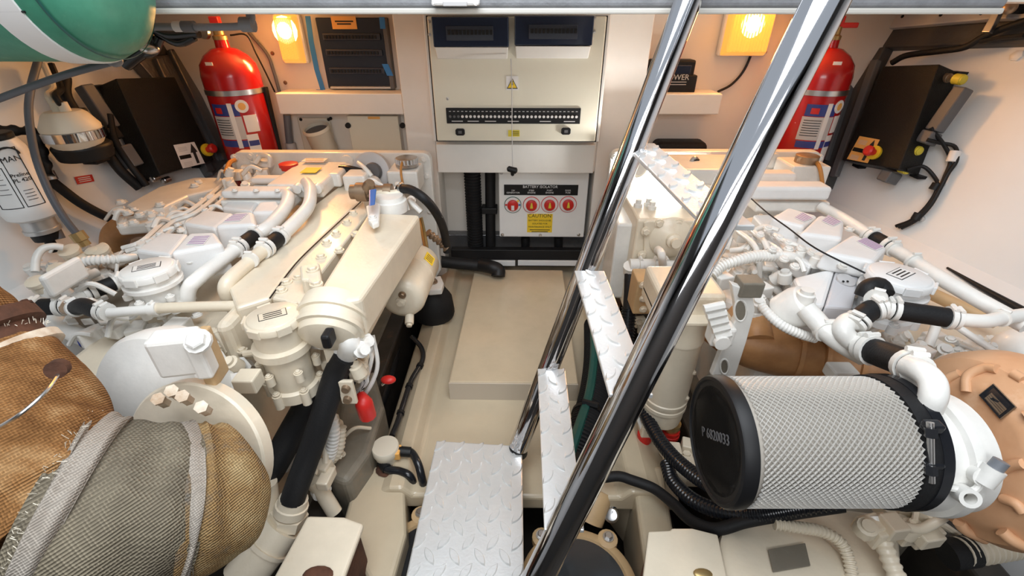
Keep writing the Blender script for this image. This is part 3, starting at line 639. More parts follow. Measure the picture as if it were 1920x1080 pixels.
# ================================================================== control boxes on the hull sides
def control_box(s, corners, lab, lq, knob, conns, caps):
    o, d, up, n = WALL[s]; T = .13
    q = [PW(u, v, s, T) for u, v in corners]
    t = thing('control_box', lab, 'control box', (q[2] + q[3]) / 2 - n * T, 'engine control boxes')
    MB().hexa(q, [p - n * (T - .012) for p in q]).build('body', 'black_box', t, False, .005)
    a, b, c_, e = q
    rt = (b - a).normalized(); dn = (e - a).normalized()
    for p in q: MB().box(p - n * (T - .006), (.05, .05, .012)).build('mounting_foot', 'black', t, False, .002)
    # stickers by the stop knob
    def onf(u, v, off=.002): return PW(u, v, s, T + off)
    st = [onf(u, v) for u, v in lq]; MB().prism(st, n * .0008).build('sticker', 'orange_tag' if s > 0 else 'label_white', t, False)
    ctr = sum(st, Vector()) / 4; r1 = st[1] - st[0]; u1 = st[0] - st[3]
    bar = [ctr + r1 * a_ + u1 * b_ + n * .0012 for a_, b_ in ((-.48, .02), (.06, .02), (.06, -.14), (-.48, -.14))]; MB().prism(bar, n * .0006).build('sticker_gap', 'black_box', t, False)
    ar = [(.28, .45), (.44, .06), (.34, .06), (.34, -.42), (.20, -.42), (.20, .06), (.10, .06)]
    MB().prism([ctr + r1 * a_ + u1 * b_ + n * .0012 for a_, b_ in ar], n * .0006).build('arrow', 'print_black', t, False)
    for k in range(4):
        for f_ in (.34, -.30): card('print_line', ctr + r1 * -.2 + u1 * (f_ - k * .05) + n * .001, r1, u1, r1.length * .4, .002, 'label_grey', t, .0004)
    kp = onf(*knob, .0); MB().lathe(kp, n, [(0, .028), (.006, .03), (.014, .03)], 22).build('stop_collar', 'yellow', t)
    MB().lathe(kp + n * .014, n, [(0, .014), (.02, .014), (.022, .022), (.036, .022), (.042, .016)], 18).build('stop_knob', 'red_plastic', t)
    # connectors on the near side
    for (u, v, a_, b_, m_) in conns:
        c0 = PW(u, v, s, .07); MB().box(c0 - d * -.03, (.001, .001, .001)) ; M_ = Matrix((n, d, up)).transposed()
        MB().box(c0 + d * .015, (a_, .05, b_), M=M_).build('connector', m_, t, False, .006)
    for (u, v, r_, m_) in caps:
        c0 = PW(u, v, s, .07); MB().lathe(c0, d, [(-.02, r_), (.010, r_), (.012, r_ * .85), (.016, r_ * .85), (.018, r_ * .6)], 16).build('port_cap', m_, t)
    return t
control_box(1, [(1655, 124), (1762, 120), (1686, 318), (1578, 300)], 'black control box with orange sticker on the right hull side',
            [(1612, 255), (1650, 262), (1627, 306), (1588, 298)], (1642, 287),
            [(1772, 205, .05, .17, 'grey_plastic'), (1735, 257, .06, .05, 'grey_plastic'), (1662, 330, .07, .05, 'grey_plastic')],
            [(1775, 146, .018, 'bronze'), (1800, 149, .02, 'yellow_cap'), (1695, 288, .019, 'yellow_cap'), (1719, 282, .019, 'yellow_cap'), (1697, 318, .018, 'yellow_cap'), (1728, 240, .016, 'steel'), (1680, 305, .014, 'steel')])
control_box(-1, [(328, 144), (217, 147), (300, 330), (400, 300)][0:1] + [(217, 147), (300, 328), (402, 300)], 'black control box with white arrow sticker on the left hull side',
            [(325, 272), (364, 266), (384, 306), (343, 316)], (386, 282),
            [(190, 200, .05, .17, 'grey_plastic'), (245, 292, .07, .09, 'grey_plastic'), (216, 250, .05, .05, 'black')],
            [(165, 165, .012, 'black'), (290, 335, .014, 'steel'), (310, 338, .014, 'steel')])
n = WALL[1][3]
def wallpath(pts, s, rpx, off=.02, k=6):
    w_ = [PW(u, v, s, off if len(q) == 0 else q[0]) for u, v, *q in pts]; return spline(w_, k), rpx * mpp(w_[len(w_) // 2])
t = thing('control_harness', 'black cable harness with white tag below right control box', 'cable', PW(1700, 425, 1))
for pl in ([(1738, 262, .1), (1762, 268, .05), (1790, 275), (1794, 300), (1778, 325), (1765, 350), (1745, 385), (1718, 413), (1690, 428)], [(1745, 240, .1), (1770, 272, .04), (1782, 300), (1772, 330), (1762, 352), (1742, 386), (1714, 414), (1685, 426)], [(1700, 318, .09), (1730, 312, .05), (1752, 332), (1758, 352), (1740, 384), (1710, 412), (1680, 424)]):
    p, r_ = wallpath(pl, 1, 3.4); MB().tube(p, r_, 8).build('cable', 'black', t)
MB().tube([PW(1792, 284, 1, .02), PW(1784, 304, 1, .02)], 9 * mpp(PW(1790, 295, 1)), 12).build('cable_tag', 'label_white', t)
for u, v, w2, z2 in ((1752, 352, 1768, 346), (1718, 408, 1730, 411)):
    MB().tube([PW(u + 6, v - 8, 1, .02), PW(u - 2, v + 4, 1, .02)], 8 * mpp(PW(u, v, 1)), 10).build('tie', 'black', t); MB().lathe(PW(w2, z2, 1, .0), n, [(0, .012), (.02, .012)], 10).build('clip', 'steel', t)
# cables across the top right
for lab, pl, r_ in (('black cable bundle crossing the dark duct top right', [(1672, 118), (1700, 104), (1760, 96), (1810, 88), (1850, 66), (1920, 40), (1990, 20)], 6), ('thin black cable dropping beside right extinguisher under duct', [(1655, 10, .12), (1630, 40, .12), (1596, 75, .13), (1582, 100, .13)], 5)):
    p, rr = wallpath(pl, 1, r_, .09); o = tag(MB().tube(p, rr, 10).build('cable_bundle', 'black_rubber'), lab, 'cable')
p, rr = wallpath([(1920, 66, .09), (1870, 72, .09), (1838, 78, .09)], 1, 4); tag(MB().tube(p, rr, 8).build('cable_bundle', 'black_rubber'), 'short black cable at the right edge under the duct', 'cable')
t = thing('duct_bracket', 'pale metal bracket and black clamp in the top right corner', 'bracket', PW(1890, 40, 1, .1))
MB().prism([PW(u, v, 1, .12) for u, v in ((1862, 20), (1880, 14), (1855, 60), (1840, 60))], n * -.02).build('strut', 'steel', t, False, .002)
MB().box(PW(1896, 8, 1, .13), (.09, .07, .06)).build('clamp', 'black', t, False, .01)
MB().ball(PW(1893, 14, 1, .2), .022).build('nut', 'bronze', t)
tag(MB().lathe(PW(1908, 105, 1), n, [(0, .02), (.008, .02), (.012, .012)], 6).build('wall_bolt', 'label_white'), 'white bolt head on the right hull side above control box', 'bolt')
# ---- green tank overhead on the left
tx = P(255, 40, y=1.15).x; zc = 1.352; rt_ = .172
t = thing('green_tank', 'dull green horizontal tank held by a white strap', 'tank', (tx - .4, 1.15, zc - rt_))
MB().lathe((tx, 1.15, zc), -X, [(0, .02), (.004, .08), (.018, .125), (.045, .155), (.085, rt_), (.9, rt_), (.98, .12), (1.0, .02)], 56).build('shell', 'green_tank', t)
xs = P(78, 112, y=1.1).x + .075
MB().lathe((xs + .035, 1.15, zc), -X, [(0, rt_), (0, rt_ + .004), (.062, rt_ + .004), (.062, rt_)], 56).build('strap', 'label_white', t)
MB().tube([Vector((tx - .09 - .8 * k / 20, 1.15 - rt_ * .915, zc - rt_ * .43)) for k in range(21)], .0022, 6).build('weld_seam', 'black', t)
MB().lathe((tx - .055, 1.15, zc), X, [(-.004, .168), (0, .168), (.002, .166)], 56, False).build('end_seam', 'green_hose', t)
# ---- pipes next to the tank
t = thing('grey_pipework', 'grey plastic pipework with elbows beside the green tank', 'pipes', P(380, 50, y=1.55))
yy = 1.52
for pl, r_ in (([(255, 52), (300, 50), (360, 51), (440, 50), (462, 46)], 6.5), ([(466, 48), (470, 30), (462, 5), (455, -20)], 8), ([(262, 5), (330, 2), (400, 6), (455, -12)], 11)):
    p = [P(u, v, y=yy) for u, v in pl]; MB().tube(spline(p), r_ * mpp(p[0]), 12).build('pipe', 'grey_pipe', t)
for u, v, r_, m_ in ((466, 46, 13, 'grey_pipe'), (356, 50, 10, 'grey_hose'), (340, 50, 9, 'label_grey'), (460, 10, 12, 'grey_pipe'), (344, 4, 15, 'label_white'), (375, 4, 14, 'label_white')):
    p = P(u, v, y=yy); MB().lathe(p - X * .02, X, [(0, r_ * mpp(p)), (.035, r_ * mpp(p))], 14).build('coupling', m_, t)
t = thing('black_hose_cluster', 'cluster of black hoses and foil tucked behind the green tank', 'hoses', P(290, 90, y=1.6))
for pl, r_ in (([(250, 40), (290, 55), (320, 66), (372, 62)], 9), ([(262, 60), (285, 80), (250, 110), (235, 122)], 11), ([(270, 45), (330, 80), (365, 70)], 7), ([(255, 100), (285, 98), (300, 70)], 8)):
    p = [P(u, v, y=1.6) for u, v in pl]; MB().tube(spline(p), r_ * mpp(p[0]), 10).build('hose', 'black_gloss', t)
for u, v in ((262, 78), (280, 92), (258, 60)):
    MB().ball(P(u, v, y=1.58), .022, 1.3, 1, .7).build('hose_end', 'steel', t)
# dark pipe running under the tank
t = thing('drain_pipe', 'dark grey pipe running under the green tank to an elbow', 'pipe', P(110, 140, y=1.3))
p, rr = tubeP([(-20, 192, dict(y=1.3)), (60, 162, dict(y=1.3)), (130, 138, dict(y=1.3)), (205, 117, dict(y=1.3))], 6.5); MB().tube(p, rr, 12).build('pipe', 'grey_hose', t)
MB().ball(P(214, 113, y=1.3), 13 * mpp(P(214, 113, y=1.3)), 1.1, 1, .9).build('elbow', 'grey_pipe', t)
# ---- filters on the left hull side
def vert(u, v, s, off):
    c = PW(u, v, s, off); return c
c = PW(24, 335, -1, .16); m_ = mpp(c); r = 43 * m_
zt = PW(0, 262, -1, .16).z; zt = P(5, 262, y=c.y).z; zb = P(62, 408, y=c.y).z
t = thing('fuel_filter', 'white fuel filter canister with printed label on left hull side', 'filter', (c.x, c.y, zb))
MB().lathe((c.x, c.y, zb), Z, [(0, r * .72), (.012, r * .94), (.03, r), (.055, r), (.058, r * .97), (zt - zb - .03, r * .97), (zt - zb, r * .8)], 40).build('canister', 'filter_white', t)
mb = MB(); mb.lathe((c.x, c.y, zt), Z, [(0, r * .8), (.02, r * .8)], 30); mb.build('head', 'black', t, True, .006)
MB().lathe((c.x, c.y, zb), -Z, [(0, r * .62), (.035, r * .62), (.037, r * .68), (.05, r * .68)], 24).build('bowl', 'brushed', t)
MB().lathe((c.x, c.y, zb - .05), -Z, [(0, r * .55), (.03, r * .5), (.032, r * .2), (.08, r * .2)], 16).build('drain', 'black', t)
ac = math.atan2(-c.y, -c.x)
def frame(a0, a1, z0, z1, nm='label_border'):
    w_ = .0022; da = w_ / r
    for (p0, p1, q0, q1) in ((a0, a1, z0, z0 + w_), (a0, a1, z1 - w_, z1), (a0, a0 + da, z0, z1), (a1 - da, a1, z0, z1)):
        patch(Vector((c.x, c.y, 0)), r * .975, p0, p1, q0, q1).build(nm, 'print_black', t)
hh = zt - zb
frame(ac - .05, ac + .62, zb + hh * .22, zb + hh * .93); frame(ac - 1.0, ac - .15, zb + hh * .22, zb + hh * .72)
def curved_text(s_, a, z_, size):
    nrm = Vector((math.cos(a), math.sin(a), 0)); text(s_, Vector((c.x, c.y, z_)) + nrm * (r * .985), size, Vector((-nrm.y, nrm.x, 0)), Z, 'print_black', t)
curved_text('MAN', ac + .26, zb + hh * .80, .024)
ang = ac + .26; nn = Vector((math.cos(ang), math.sin(ang), 0)); tt = Vector((-nn.y, nn.x, 0)); q0 = Vector((c.x, c.y, zb + hh * .80 + .012)) + nn * (r * .985)
MB().tube([q0 + tt * (math.cos(b) * .028) + Z * (math.sin(b) * .024) for b in (math.pi * k / 12 for k in range(13))], .003, 6).build('logo_arc', 'print_black', t)
curved_text('Preline\nPL 420', ac + .26, zb + hh * .58, .017); 
for k in range(4): patch(Vector((c.x, c.y, 0)), r * .975, ac + .1, ac + .45, zb + hh * (.42 - .04 * k), zb + hh * (.425 - .04 * k)).build('print_line', 'print_black', t)
for k in range(5): patch(Vector((c.x, c.y, 0)), r * .975, ac - .9, ac - .3, zb + hh * (.64 - .06 * k), zb + hh * (.645 - .06 * k)).build('print_line', 'print_black', t)
# water separator
c = PW(132, 238, -1, .18); m_ = mpp(c); r = 46 * m_; z1 = P(122, 208, y=c.y).z; z0 = P(152, 284, y=c.y).z; zm = P(137, 242, y=c.y).z
t = thing('water_separator', 'cream bowl water separator with chrome band in black holder', 'filter', (c.x, c.y, z0))
MB().lathe((c.x, c.y, zm), Z, [(0, r), (.012, r), (z1 - zm - .01, r * .74), (z1 - zm, r * .6)], 32).build('cap', 'socket_cream', t)
MB().lathe((c.x, c.y, zm - .035), Z, [(0, r * .98), (.002, r * 1.04), (.033, r * 1.04), (.035, r * .98)], 32).build('band', 'chrome', t)
MB().lathe((c.x, c.y, z0), Z, [(0, r * .55), (.02, r * .78), (zm - z0 - .035, r * .97)], 32).build('bowl', 'socket_cream', t)
mb = MB(); mb.lathe((c.x - .01, c.y + .02, z0 - .03), Z, [(0, r * .95), (.05, r * 1.05), (.06, r * .9)], 24); mb.box((c.x - .02, c.y + .06, (z0 + zm) / 2), (.06, .07, .2)); mb.build('holder', 'black', t, True, .006)
for du in (-8, 6):
    p = [Vector((c.x + du * m_, c.y, z1)), Vector((c.x + du * m_ - .01, c.y, z1 + .05)), PW(108 + du, 165, -1, .10), PW(90 + du, 120, -1, .08)]
    MB().lathe(p[0] - Z * .005, Z, [(0, .018), (.035, .016)], 12).build('nipple', 'socket_cream', t); MB().tube(spline(p), .011, 8).build('line', 'socket_cream' if du < 0 else 'black', t)
# hoses on left hull side
for lab, pl, r_, m_, off in (
        ('grey hose hanging from the green tank past the fuel filter', [(72, 112), (58, 165), (54, 215), (66, 290), (90, 355), (118, 405), (150, 446)], 6.5, 'grey_hose', .29),
        ('black hose curving along the left hull side to the engine', [(86, 330), (110, 350), (150, 380), (190, 402), (222, 415)], 8.5, 'black_rubber', .05),
        ('thick black cable dropping beside left control box', [(122, 145), (128, 190), (190, 270), (225, 318), (262, 352)], 9, 'black_rubber', .06),
        ('thin black cable below left control box', [(205, 215), (215, 262), (245, 310), (275, 348)], 6, 'black_rubber', .09)):
    p, rr = wallpath(pl, -1, r_, off); o = thing('hull_hose', lab, 'hose', p[-1]); MB().tube(p, rr, 12).build('tube', m_, o)
    if m_ == 'grey_hose':
        d_ = (p[-1] - p[-3]).normalized(); MB().lathe(p[-1] - d_ * .02, d_, [(0, .022), (.03, .022), (.032, .016), (.05, .016)], 8).build('end_fitting', 'brass', o)
t = thing('black_fittings', 'row of black pipe fittings above the curved hose on hull', 'fittings', PW(60, 260, -1, .1))
for pl, r_ in (([(-10, 243), (20, 244), (40, 246), (62, 246), (72, 262)], 8.5), ([(70, 255), (82, 300), (90, 330)], 9)):
    p, rr = wallpath(pl, -1, r_, .08); MB().corr(p, rr, .045, .22, 12).build('fitting', 'black', t)
p, rr = wallpath([(88, 322), (97, 338)], -1, 11, .06); MB().tube(p, rr, 12).build('ferrule', 'steel', t)
rs = [PW(u, v, -1, .002) for u, v in ((139, 332), (172, 327), (177, 340), (145, 346))]; o = MB().prism(rs, WALL[-1][3] * .001).build('red_sticker', 'red_plastic', None, False); tag(o, 'small red warning sticker on the left hull side', 'sticker')
for k in range(3):
    a = rs[0].lerp(rs[3], .25 + .25 * k); b = rs[1].lerp(rs[2], .25 + .25 * k); card('print_line', (a + b) / 2 + WALL[-1][3] * .0015, (b - a) * -1, Z, (b - a).length * .7, .003, 'label_white', o, .0003)
# pump body hanging below the filters (dark)
p, rr = wallpath([(100, 425, .12), (112, 448, .12)], -1, 9); o = tag(MB().tube(p, rr, 10).build('drain_hose', 'grey_hose'), 'short grey drain hose under the white fuel filter', 'hose')
# ================================================================== ladder
ZT = [.974, .669, .369, .072]
def tread_plate(mb, q, th):
    mb.hexa(q, [p - Z * th for p in q])
def lozenges(mb, q, pitch, ln, wd_, hgt=.0045):
    """raised chequer pattern on a flat quad (q in order), alternately slanted"""
    o = q[0]; ex = q[1] - q[0]; ey = q[3] - q[0]; Lx = min(ex.length, (q[2] - q[3]).length); Ly = ey.length
    n = ex.cross(ey).normalized(); n = n if n.z > 0 else -n
    nx = max(1, int(Lx / pitch + .3)) ; ny = max(1, int(Ly / (pitch * .62)))
    for j in range(ny):
        for i in range(nx + 1):
            fx = (i + (.25 if j % 2 else .75)) / (nx + .5); fy = (j + .5) / ny
            if fx > .985 or fx < .02: continue
            a = q[0].lerp(q[1], fx); b = q[3].lerp(q[2], fx); c = a.lerp(b, fy)
            t = (ex.normalized() * (1 if j % 2 else -1) * .62 + ey.normalized() * .9).normalized(); s = n.cross(t)
            P8 = []
            for k in range(8):
                f = k / 7 * 2 - 1; w2 = wd_ * (1 - f * f); P8.append((f * ln / 2, w2))
            base = [c + t * x + s * w_ for x, w_ in P8] + [c + t * x - s * w_ for x, w_ in reversed(P8[1:-1])]
            top = [c + (p - c) * .80 + n * hgt for p in base]
            m_ = len(base); mb.add(base + top, [tuple(range(m_, 2 * m_))] + [(k, (k + 1) % m_, (k + 1) % m_ + m_, k + m_) for k in range(m_)])
T = thing('ladder', 'chrome ladder with aluminium diamond plate treads leaning to the right', 'ladder', P(1000, 960, z=.0))
RL = .027
# left (far) rail and right (near) rail
la = P(972, 838, z=.075); lb = P(1291, 0, y=1.27); lb = la + (lb - la) * 1.6
ra = P(1008, 1085, y=.505); rb = P(1550, 0, y=.80); rb = ra + (rb - ra) * 1.6
ra = ra + (ra - rb).normalized() * .30
MB().tube([la + (la - lb).normalized() * .0, lb], .0315, 28).build('rail', 'chrome', T)
MB().tube([ra, rb], .0325, 28).build('rail', 'chrome', T)
MB().lathe(la, Z, [(-.03, .030), (.004, .030)], 18).build('rail_foot', 'black', T)
def rail_at(a, b, z): f = (z - a.z) / (b.z - a.z); return a.lerp(b, f)
tq = [[(1170, 268), (1213, 268), (1345, 372), (1292, 385)],
      [(1077, 507), (1134, 507), (1196, 690), (1143, 741)],
      [(1008, 691), (1052, 691), (1088, 905), (1020, 981)]]
for z_, cor in zip(ZT[:3], tq):
    q = [P(u, v, z=z_) for u, v in cor]
    # make it a true rectangle along the depth axis
    x0 = (q[0].x + q[3].x) / 2; y1 = q[0].y; y0 = q[3].y; w_ = max(.075, (q[1].x - q[0].x))
    x0 = q[0].x; xe = q[3].x; w_ = .082
    y0 = rail_at(ra, rb, z_).y - .004
    q = [Vector((xe, y0, z_)), Vector((xe + w_, y0, z_)), Vector((x0 + w_, y1, z_)), Vector((x0, y1, z_))]
    mb = MB(); tread_plate(mb, q, .010); tr = mb.build('tread', 'tread_alloy', T, False, .002)
    mb = MB(); lozenges(mb, q, .056, .046, .0085); mb.build('chequer_pattern', 'tread_alloy', tr, True)
    for (a, b) in ((la, lb), (ra, rb)):
        c = rail_at(a, b, z_); MB().ball(c - (b - a).normalized() * .008, .031, 1.05, 1.05, .5).build('weld', 'chrome', tr)
# landing plate at the foot
t2 = tag(MB().build('x', 'black'), 'x', 'x') if False else None
z_ = ZT[3]
q = [P(755, 1105, z=z_), P(981, 1105, z=z_), P(981, 846, z=z_), P(817, 826, z=z_)]
q = [P(752, 1120, z=z_), P(983, 1120, z=z_), P(979, 836, z=z_), P(818, 826, z=z_)]
L_ = thing('step_plate', 'wide aluminium diamond plate step at the foot of the ladder', 'step', (sum((p.x for p in q)) / 4, q[2].y, 0))
mb = MB(); mb.hexa(q, [p - Z * .012 for p in q]); pl = mb.build('plate', 'tread_alloy', L_, False, .004)
mb = MB(); lozenges(mb, q, .062, .056, .0105); mb.build('chequer_pattern', 'tread_alloy', pl, True)
# folded lip and two legs below
xa = min(p.x for p in q); xb = max(p.x for p in q); yb = q[2].y
mb = MB(); mb.box(((xa + xb) / 2 + .03, yb - .012, z_ - .05), (xb - xa - .09, .008, .085)); mb.build('far_leg', 'brushed', L_, False, .002)
# ================================================================== shared engine-part makers
def plate(name, poly, z, th, m, parent, bevel=.006, segs=2):
    """horizontal slab from photo points on the plane z"""
    q = [P(u, v, z=(w_[0] if w_ else z)) for u, v, *w_ in poly]
    return MB().prism(q, (0, 0, -th)).build(name, m, parent, False, bevel, segs)
def fbox(name, u0, v0, u1, v1, y, depth, m, parent, bevel=.006, segs=2):
    """box whose front face covers the photo rectangle on the plane y"""
    x0, x1, zt, zb = rectY(u0, v0, u1, v1, y); return boxY(MB(), x0, x1, zt, zb, y, y + depth).build(name, m, parent, False, bevel, segs)
def ptube(name, pts, rpx, m, parent, seg=12, k=6, cor=0.0, amp=.16, taper=None):
    """pts: (u, v, z)"""
    w_ = [P(u, v, z=z) for u, v, z in pts]; r = rpx * mpp(w_[len(w_) // 2]); p = spline(w_, k)
    mb = MB()
    if cor: mb.corr(p, r, cor, amp, seg)
    else: mb.tube(p, r if taper is None else [r * (1 + (taper - 1) * i / (len(p) - 1)) for i in range(len(p))], seg)
    return mb.build(name, m, parent)
def pclamp(u, v, z, u2, v2, rpx, parent, wpx=9, m='engine_white', name='hose_clamp'):
    a = P(u, v, z=z); b = P(u2, v2, z=z); return band(a, b - a, rpx * mpp(a), wpx * mpp(a), m, parent, name)
def psleeve(pts, rpx, parent, m='black_rubber', clamps=True, cl=1.08, wpx=8):
    """black rubber sleeve with a clamp at either end"""
    w_ = [P(u, v, z=z) for u, v, z in pts]; r = rpx * mpp(w_[0]); p = spline(w_, 6)
    o = MB().tube(p, r, 16).build('rubber_sleeve', m, parent)
    if clamps:
        wd_ = wpx * mpp(w_[0]); d0 = (p[1] - p[0]).normalized(); d1 = (p[-1] - p[-2]).normalized()
        band(p[0] + d0 * wd_ * .6, d0, r * cl, wd_, 'engine_white', o); band(p[-1] - d1 * wd_ * .6, d1, r * cl, wd_, 'engine_white', o)
        band(p[0] - d0 * wd_ * .7, d0, r * .98, wd_ * .8, 'engine_white', o); band(p[-1] + d1 * wd_ * .7, d1, r * .98, wd_ * .8, 'engine_white', o)
    return o
def filler(u, v, z, rpx, h, parent, m='engine_white', flange=True, ang=0.5):
    """round breather / strainer housing with clipped lid and printed label"""
    c = P(u, v, z=z); r = rpx * mpp(c); o = Vector(c)
    b = MB().lathe(o - Z * h, Z, [(0, r * .80), (h * .04, r * .96), (h * .16, r * .96), (h * .18, r * .82), (h * .58, r * .84), (h * .6, r * 1.04), (h * .68, r * 1.04), (h * .70, r * .86), (h - .022, r * .88)], 40).build('filler_body', m, parent)
    l = MB().lathe(o - Z * .024, Z, [(0, r * .96), (.002, r), (.016, r), (.019, r * .97), (.0195, r * .9), (.022, r * .88), (.024, r * .84)], 44).build('filler_lid', m, b)
    for k in range(6):
        a = ang + k * math.pi / 3; d_ = Vector((math.cos(a), math.sin(a), 0)); t_ = Vector((-d_.y, d_.x, 0)); M_ = Matrix((t_, d_, Z)).transposed()
        MB().box(o + d_ * r * 1.0 - Z * .014, (r * .5, r * .09, .022), M=M_).build('lid_clip', m, b, False, .002)
        if flange:
            MB().lathe(o + d_ * r * 1.02 - Z * h * .66, Z, [(0, r * .17), (h * .1, r * .17)], 10).build('lug', m, b); bolt(o + d_ * r * 1.02 - Z * h * .55, Z, r * .09, m, b)
            MB().lathe(o + d_ * r * .98 - Z * h * .98, Z, [(0, r * .18), (h * .16, r * .18)], 10).build('lug', m, b); bolt(o + d_ * r * .98 - Z * h * .80, Z, r * .1, m, b)
    lb = card('lid_label', o + Vector((0, 0, .0005)), Vector((.85, .5, 0)), Vector((-.5, .85, 0)), r * .95, r * .5, 'print_black', l, .0004)
    card('label_face', o + Vector((0, 0, .001)), Vector((.85, .5, 0)), Vector((-.5, .85, 0)), r * .9, r * .45, m, lb if False else l, .0004)
    for k in (-1, 0, 1): card('print_line', o + Vector((-.5, .85, 0)) * (k * r * .13) + Z * .0016, Vector((.85, .5, 0)), Vector((-.5, .85, 0)), r * .62, r * .05, 'print_black', l, .0003)
    return b
def rocker_cover(top, z, drop, tier, ztier, lab, parent, m='valve_grey'):
    q = [P(u, v, z=z) for u, v in top]; c = sum(q, Vector()) / 4
    bot = [c + (p - c) * 1.10 - Z * drop for p in q]; bot = [Vector((p.x, p.y, z - drop)) for p in bot]
    o = MB().hexa(q, bot).build('rocker_cover', m, parent, False, .012, 4)
    if tier:
        q2 = [P(u, v, z=ztier) for u, v in tier]; c2 = sum(q2, Vector()) / 4
        t_ = MB().hexa(q2, [Vector(((p.x - c2.x) * 1.08 + c2.x, (p.y - c2.y) * 1.08 + c2.y, ztier - drop)) for p in q2]).build('cover_step', m, o, False, .010, 3)
    if lab:
        s_ = [P(u, v, z=z + .0015) for u, v in lab]; MB().prism(s_, (0, 0, .0006)).build('cover_label', 'label_white', o, False)
        for k in range(5):
            f_ = .12 + .19 * k; a = s_[0].lerp(s_[3], f_); b = s_[1].lerp(s_[2], f_); card('print_line', (a + b) / 2 + Z * .001, b - a, Vector((-(b - a).y, (b - a).x, 0)), (b - a).length * .92, .006, 'purple_print', o, .0003)
    for p in (bot[0].lerp(bot[1], .5), bot[2].lerp(bot[3], .5)):
        pass
    return o
def greebles(n_, region, z0, z1, parent, seed, m='engine_white', kinds=('bolt', 'pipe', 'boss'), s=1.0):
    """small castings, bolt heads and pipe stubs filling a photographed area"""
    rnd = random.Random(seed)
    us = [u for u, v in region]; vs = [v for u, v in region]
    def inside(u, v):
        c = False; j = len(region) - 1
        for i in range(len(region)):
            (xi, yi), (xj, yj) = region[i], region[j]
            if (yi > v) != (yj > v) and u < (xj - xi) * (v - yi) / (yj - yi) + xi: c = not c
            j = i
        return c
    k = 0; tries = 0
    while k < n_ and tries < n_ * 30:
        tries += 1; u = rnd.uniform(min(us), max(us)); v = rnd.uniform(min(vs), max(vs))
        if not inside(u, v): continue
        k += 1; p = P(u, v, z=rnd.uniform(z0, z1)); kd = rnd.choice(kinds)
        if kd == 'bolt': bolt(p, Vector((rnd.uniform(-.4, .4), rnd.uniform(-.5, .2), 1)), s * rnd.uniform(.007, .011), m, parent)
        elif kd == 'pipe':
            a = rnd.uniform(0, 6.28); L = s * rnd.uniform(.04, .11); d_ = Vector((math.cos(a), math.sin(a), rnd.uniform(-.3, .2)))
            MB().tube(spline([p, p + d_ * L * .5 + Z * rnd.uniform(0, .02), p + d_ * L - Z * .02]), s * rnd.uniform(.005, .009), 8).build('small_pipe', m, parent)
        elif kd == 'boss':
            MB().lathe(p - Z * .03, Vector((rnd.uniform(-.5, .5), rnd.uniform(-.6, .2), 1)), [(0, s * .02), (.03, s * .018), (.032, s * .012), (.04, s * .012)], 12).build('boss', m, parent)
        else:
            MB().box(p - Z * .02, (s * rnd.uniform(.03, .06), s * rnd.uniform(.03, .06), s * rnd.uniform(.03, .05)), rnd.uniform(-.5, .5)).build('casting', m, parent, False, .004)
# ================================================================== port (left) engine
EL = thing('marine_engine', 'left white marine diesel engine with blue-levered valve and wrapped exhaust', 'engine', (-.84, 1.3, -.1), 'marine engines')
E = EL
# core block and bed
MB().box((-.96, 1.42, .22), (.46, 1.22, .56)).build('block', 'engine_cream', E, False, .03, 3)
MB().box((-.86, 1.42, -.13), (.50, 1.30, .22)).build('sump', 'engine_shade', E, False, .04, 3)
# rear gear case plate
YG = 2.07
x0 = P(434, 288, y=YG).x; x1 = P(806, 288, y=YG).x; zt = P(620, 286, y=YG).z; r_ = .035
poly = []
for cx, cz, a0 in ((x1 - r_, zt - r_, 0), (x0 + r_, zt - r_, 90)):
    for k in range(6): a = math.radians(a0 + 18 * k); poly.append((cx + math.cos(a) * r_, YG, cz + math.sin(a) * r_))
poly += [(x0, YG, .12), (x0 + .12, YG, -.05), (x1 - .10, YG, -.05), (x1, YG, .12)]
gc = MB().prism(poly, (0, .05, 0)).build('gear_case', 'engine_white', E, False, .006)
for u, v in ((440, 296), (800, 330), (806, 395), (795, 298), (690, 296), (655, 298), (470, 293)): bolt(P(u, v, y=YG), -Y, .013, 'engine_white', gc)
MB().lathe(P(652, 302, y=YG), -Y, [(0, .03), (.015, .028)], 16).build('boss', 'engine_white', gc); MB().lathe(P(716, 299, y=YG), -Y, [(0, .02), (.012, .018)], 16).build('boss', 'engine_white', gc)
# alternator (grey disc) and belt guard
al = MB().lathe(P(700, 322, y=1.98), Vector((-.1, -1, .25)), [(0, .085), (.03, .085), (.036, .075)], 28).build('alternator', 'label_grey', E)
MB().lathe(P(700, 322, y=1.935), Vector((-.1, -1, .25)), [(0, .04), (.02, .035)], 20).build('pulley', 'grey_plastic', al)
ptube('coolant_hose', [(638, 316, .70), (660, 318, .70), (690, 326, .68)], 7, 'black_gloss', E); ptube('hose_band', [(672, 305, .73), (684, 315, .72), (697, 330, .69)], 4, 'engine_white', E)
# header tank with ribbed cap
ht_ = fbox('header_tank', 724, 322, 786, 362, 1.90, .14, 'engine_white', E, .008)
c = P(763, 306, y=1.97); rr = 20 * mpp(c); MB().lathe(c - Z * .01, Z, [(0, rr * 1.05), (.012, rr * 1.05), (.014, rr), (.034, rr), (.036, rr * .9)], 24).build('tank_cap', 'steel', ht_)
for k in range(20):
    a = 2 * math.pi * k / 20; MB().box(c + Vector((math.cos(a) * rr, math.sin(a) * rr, .013)), (.006, .006, .02), a).build('cap_rib', 'label_grey', ht_, False)
MB().tube(spline([c + Vector((-.01, -.04, .02)), c + Vector((-.012, -.075, -.02)), c + Vector((-.005, -.085, -.1))]), .005, 6).build('cap_cord', 'orange_cord', ht_)
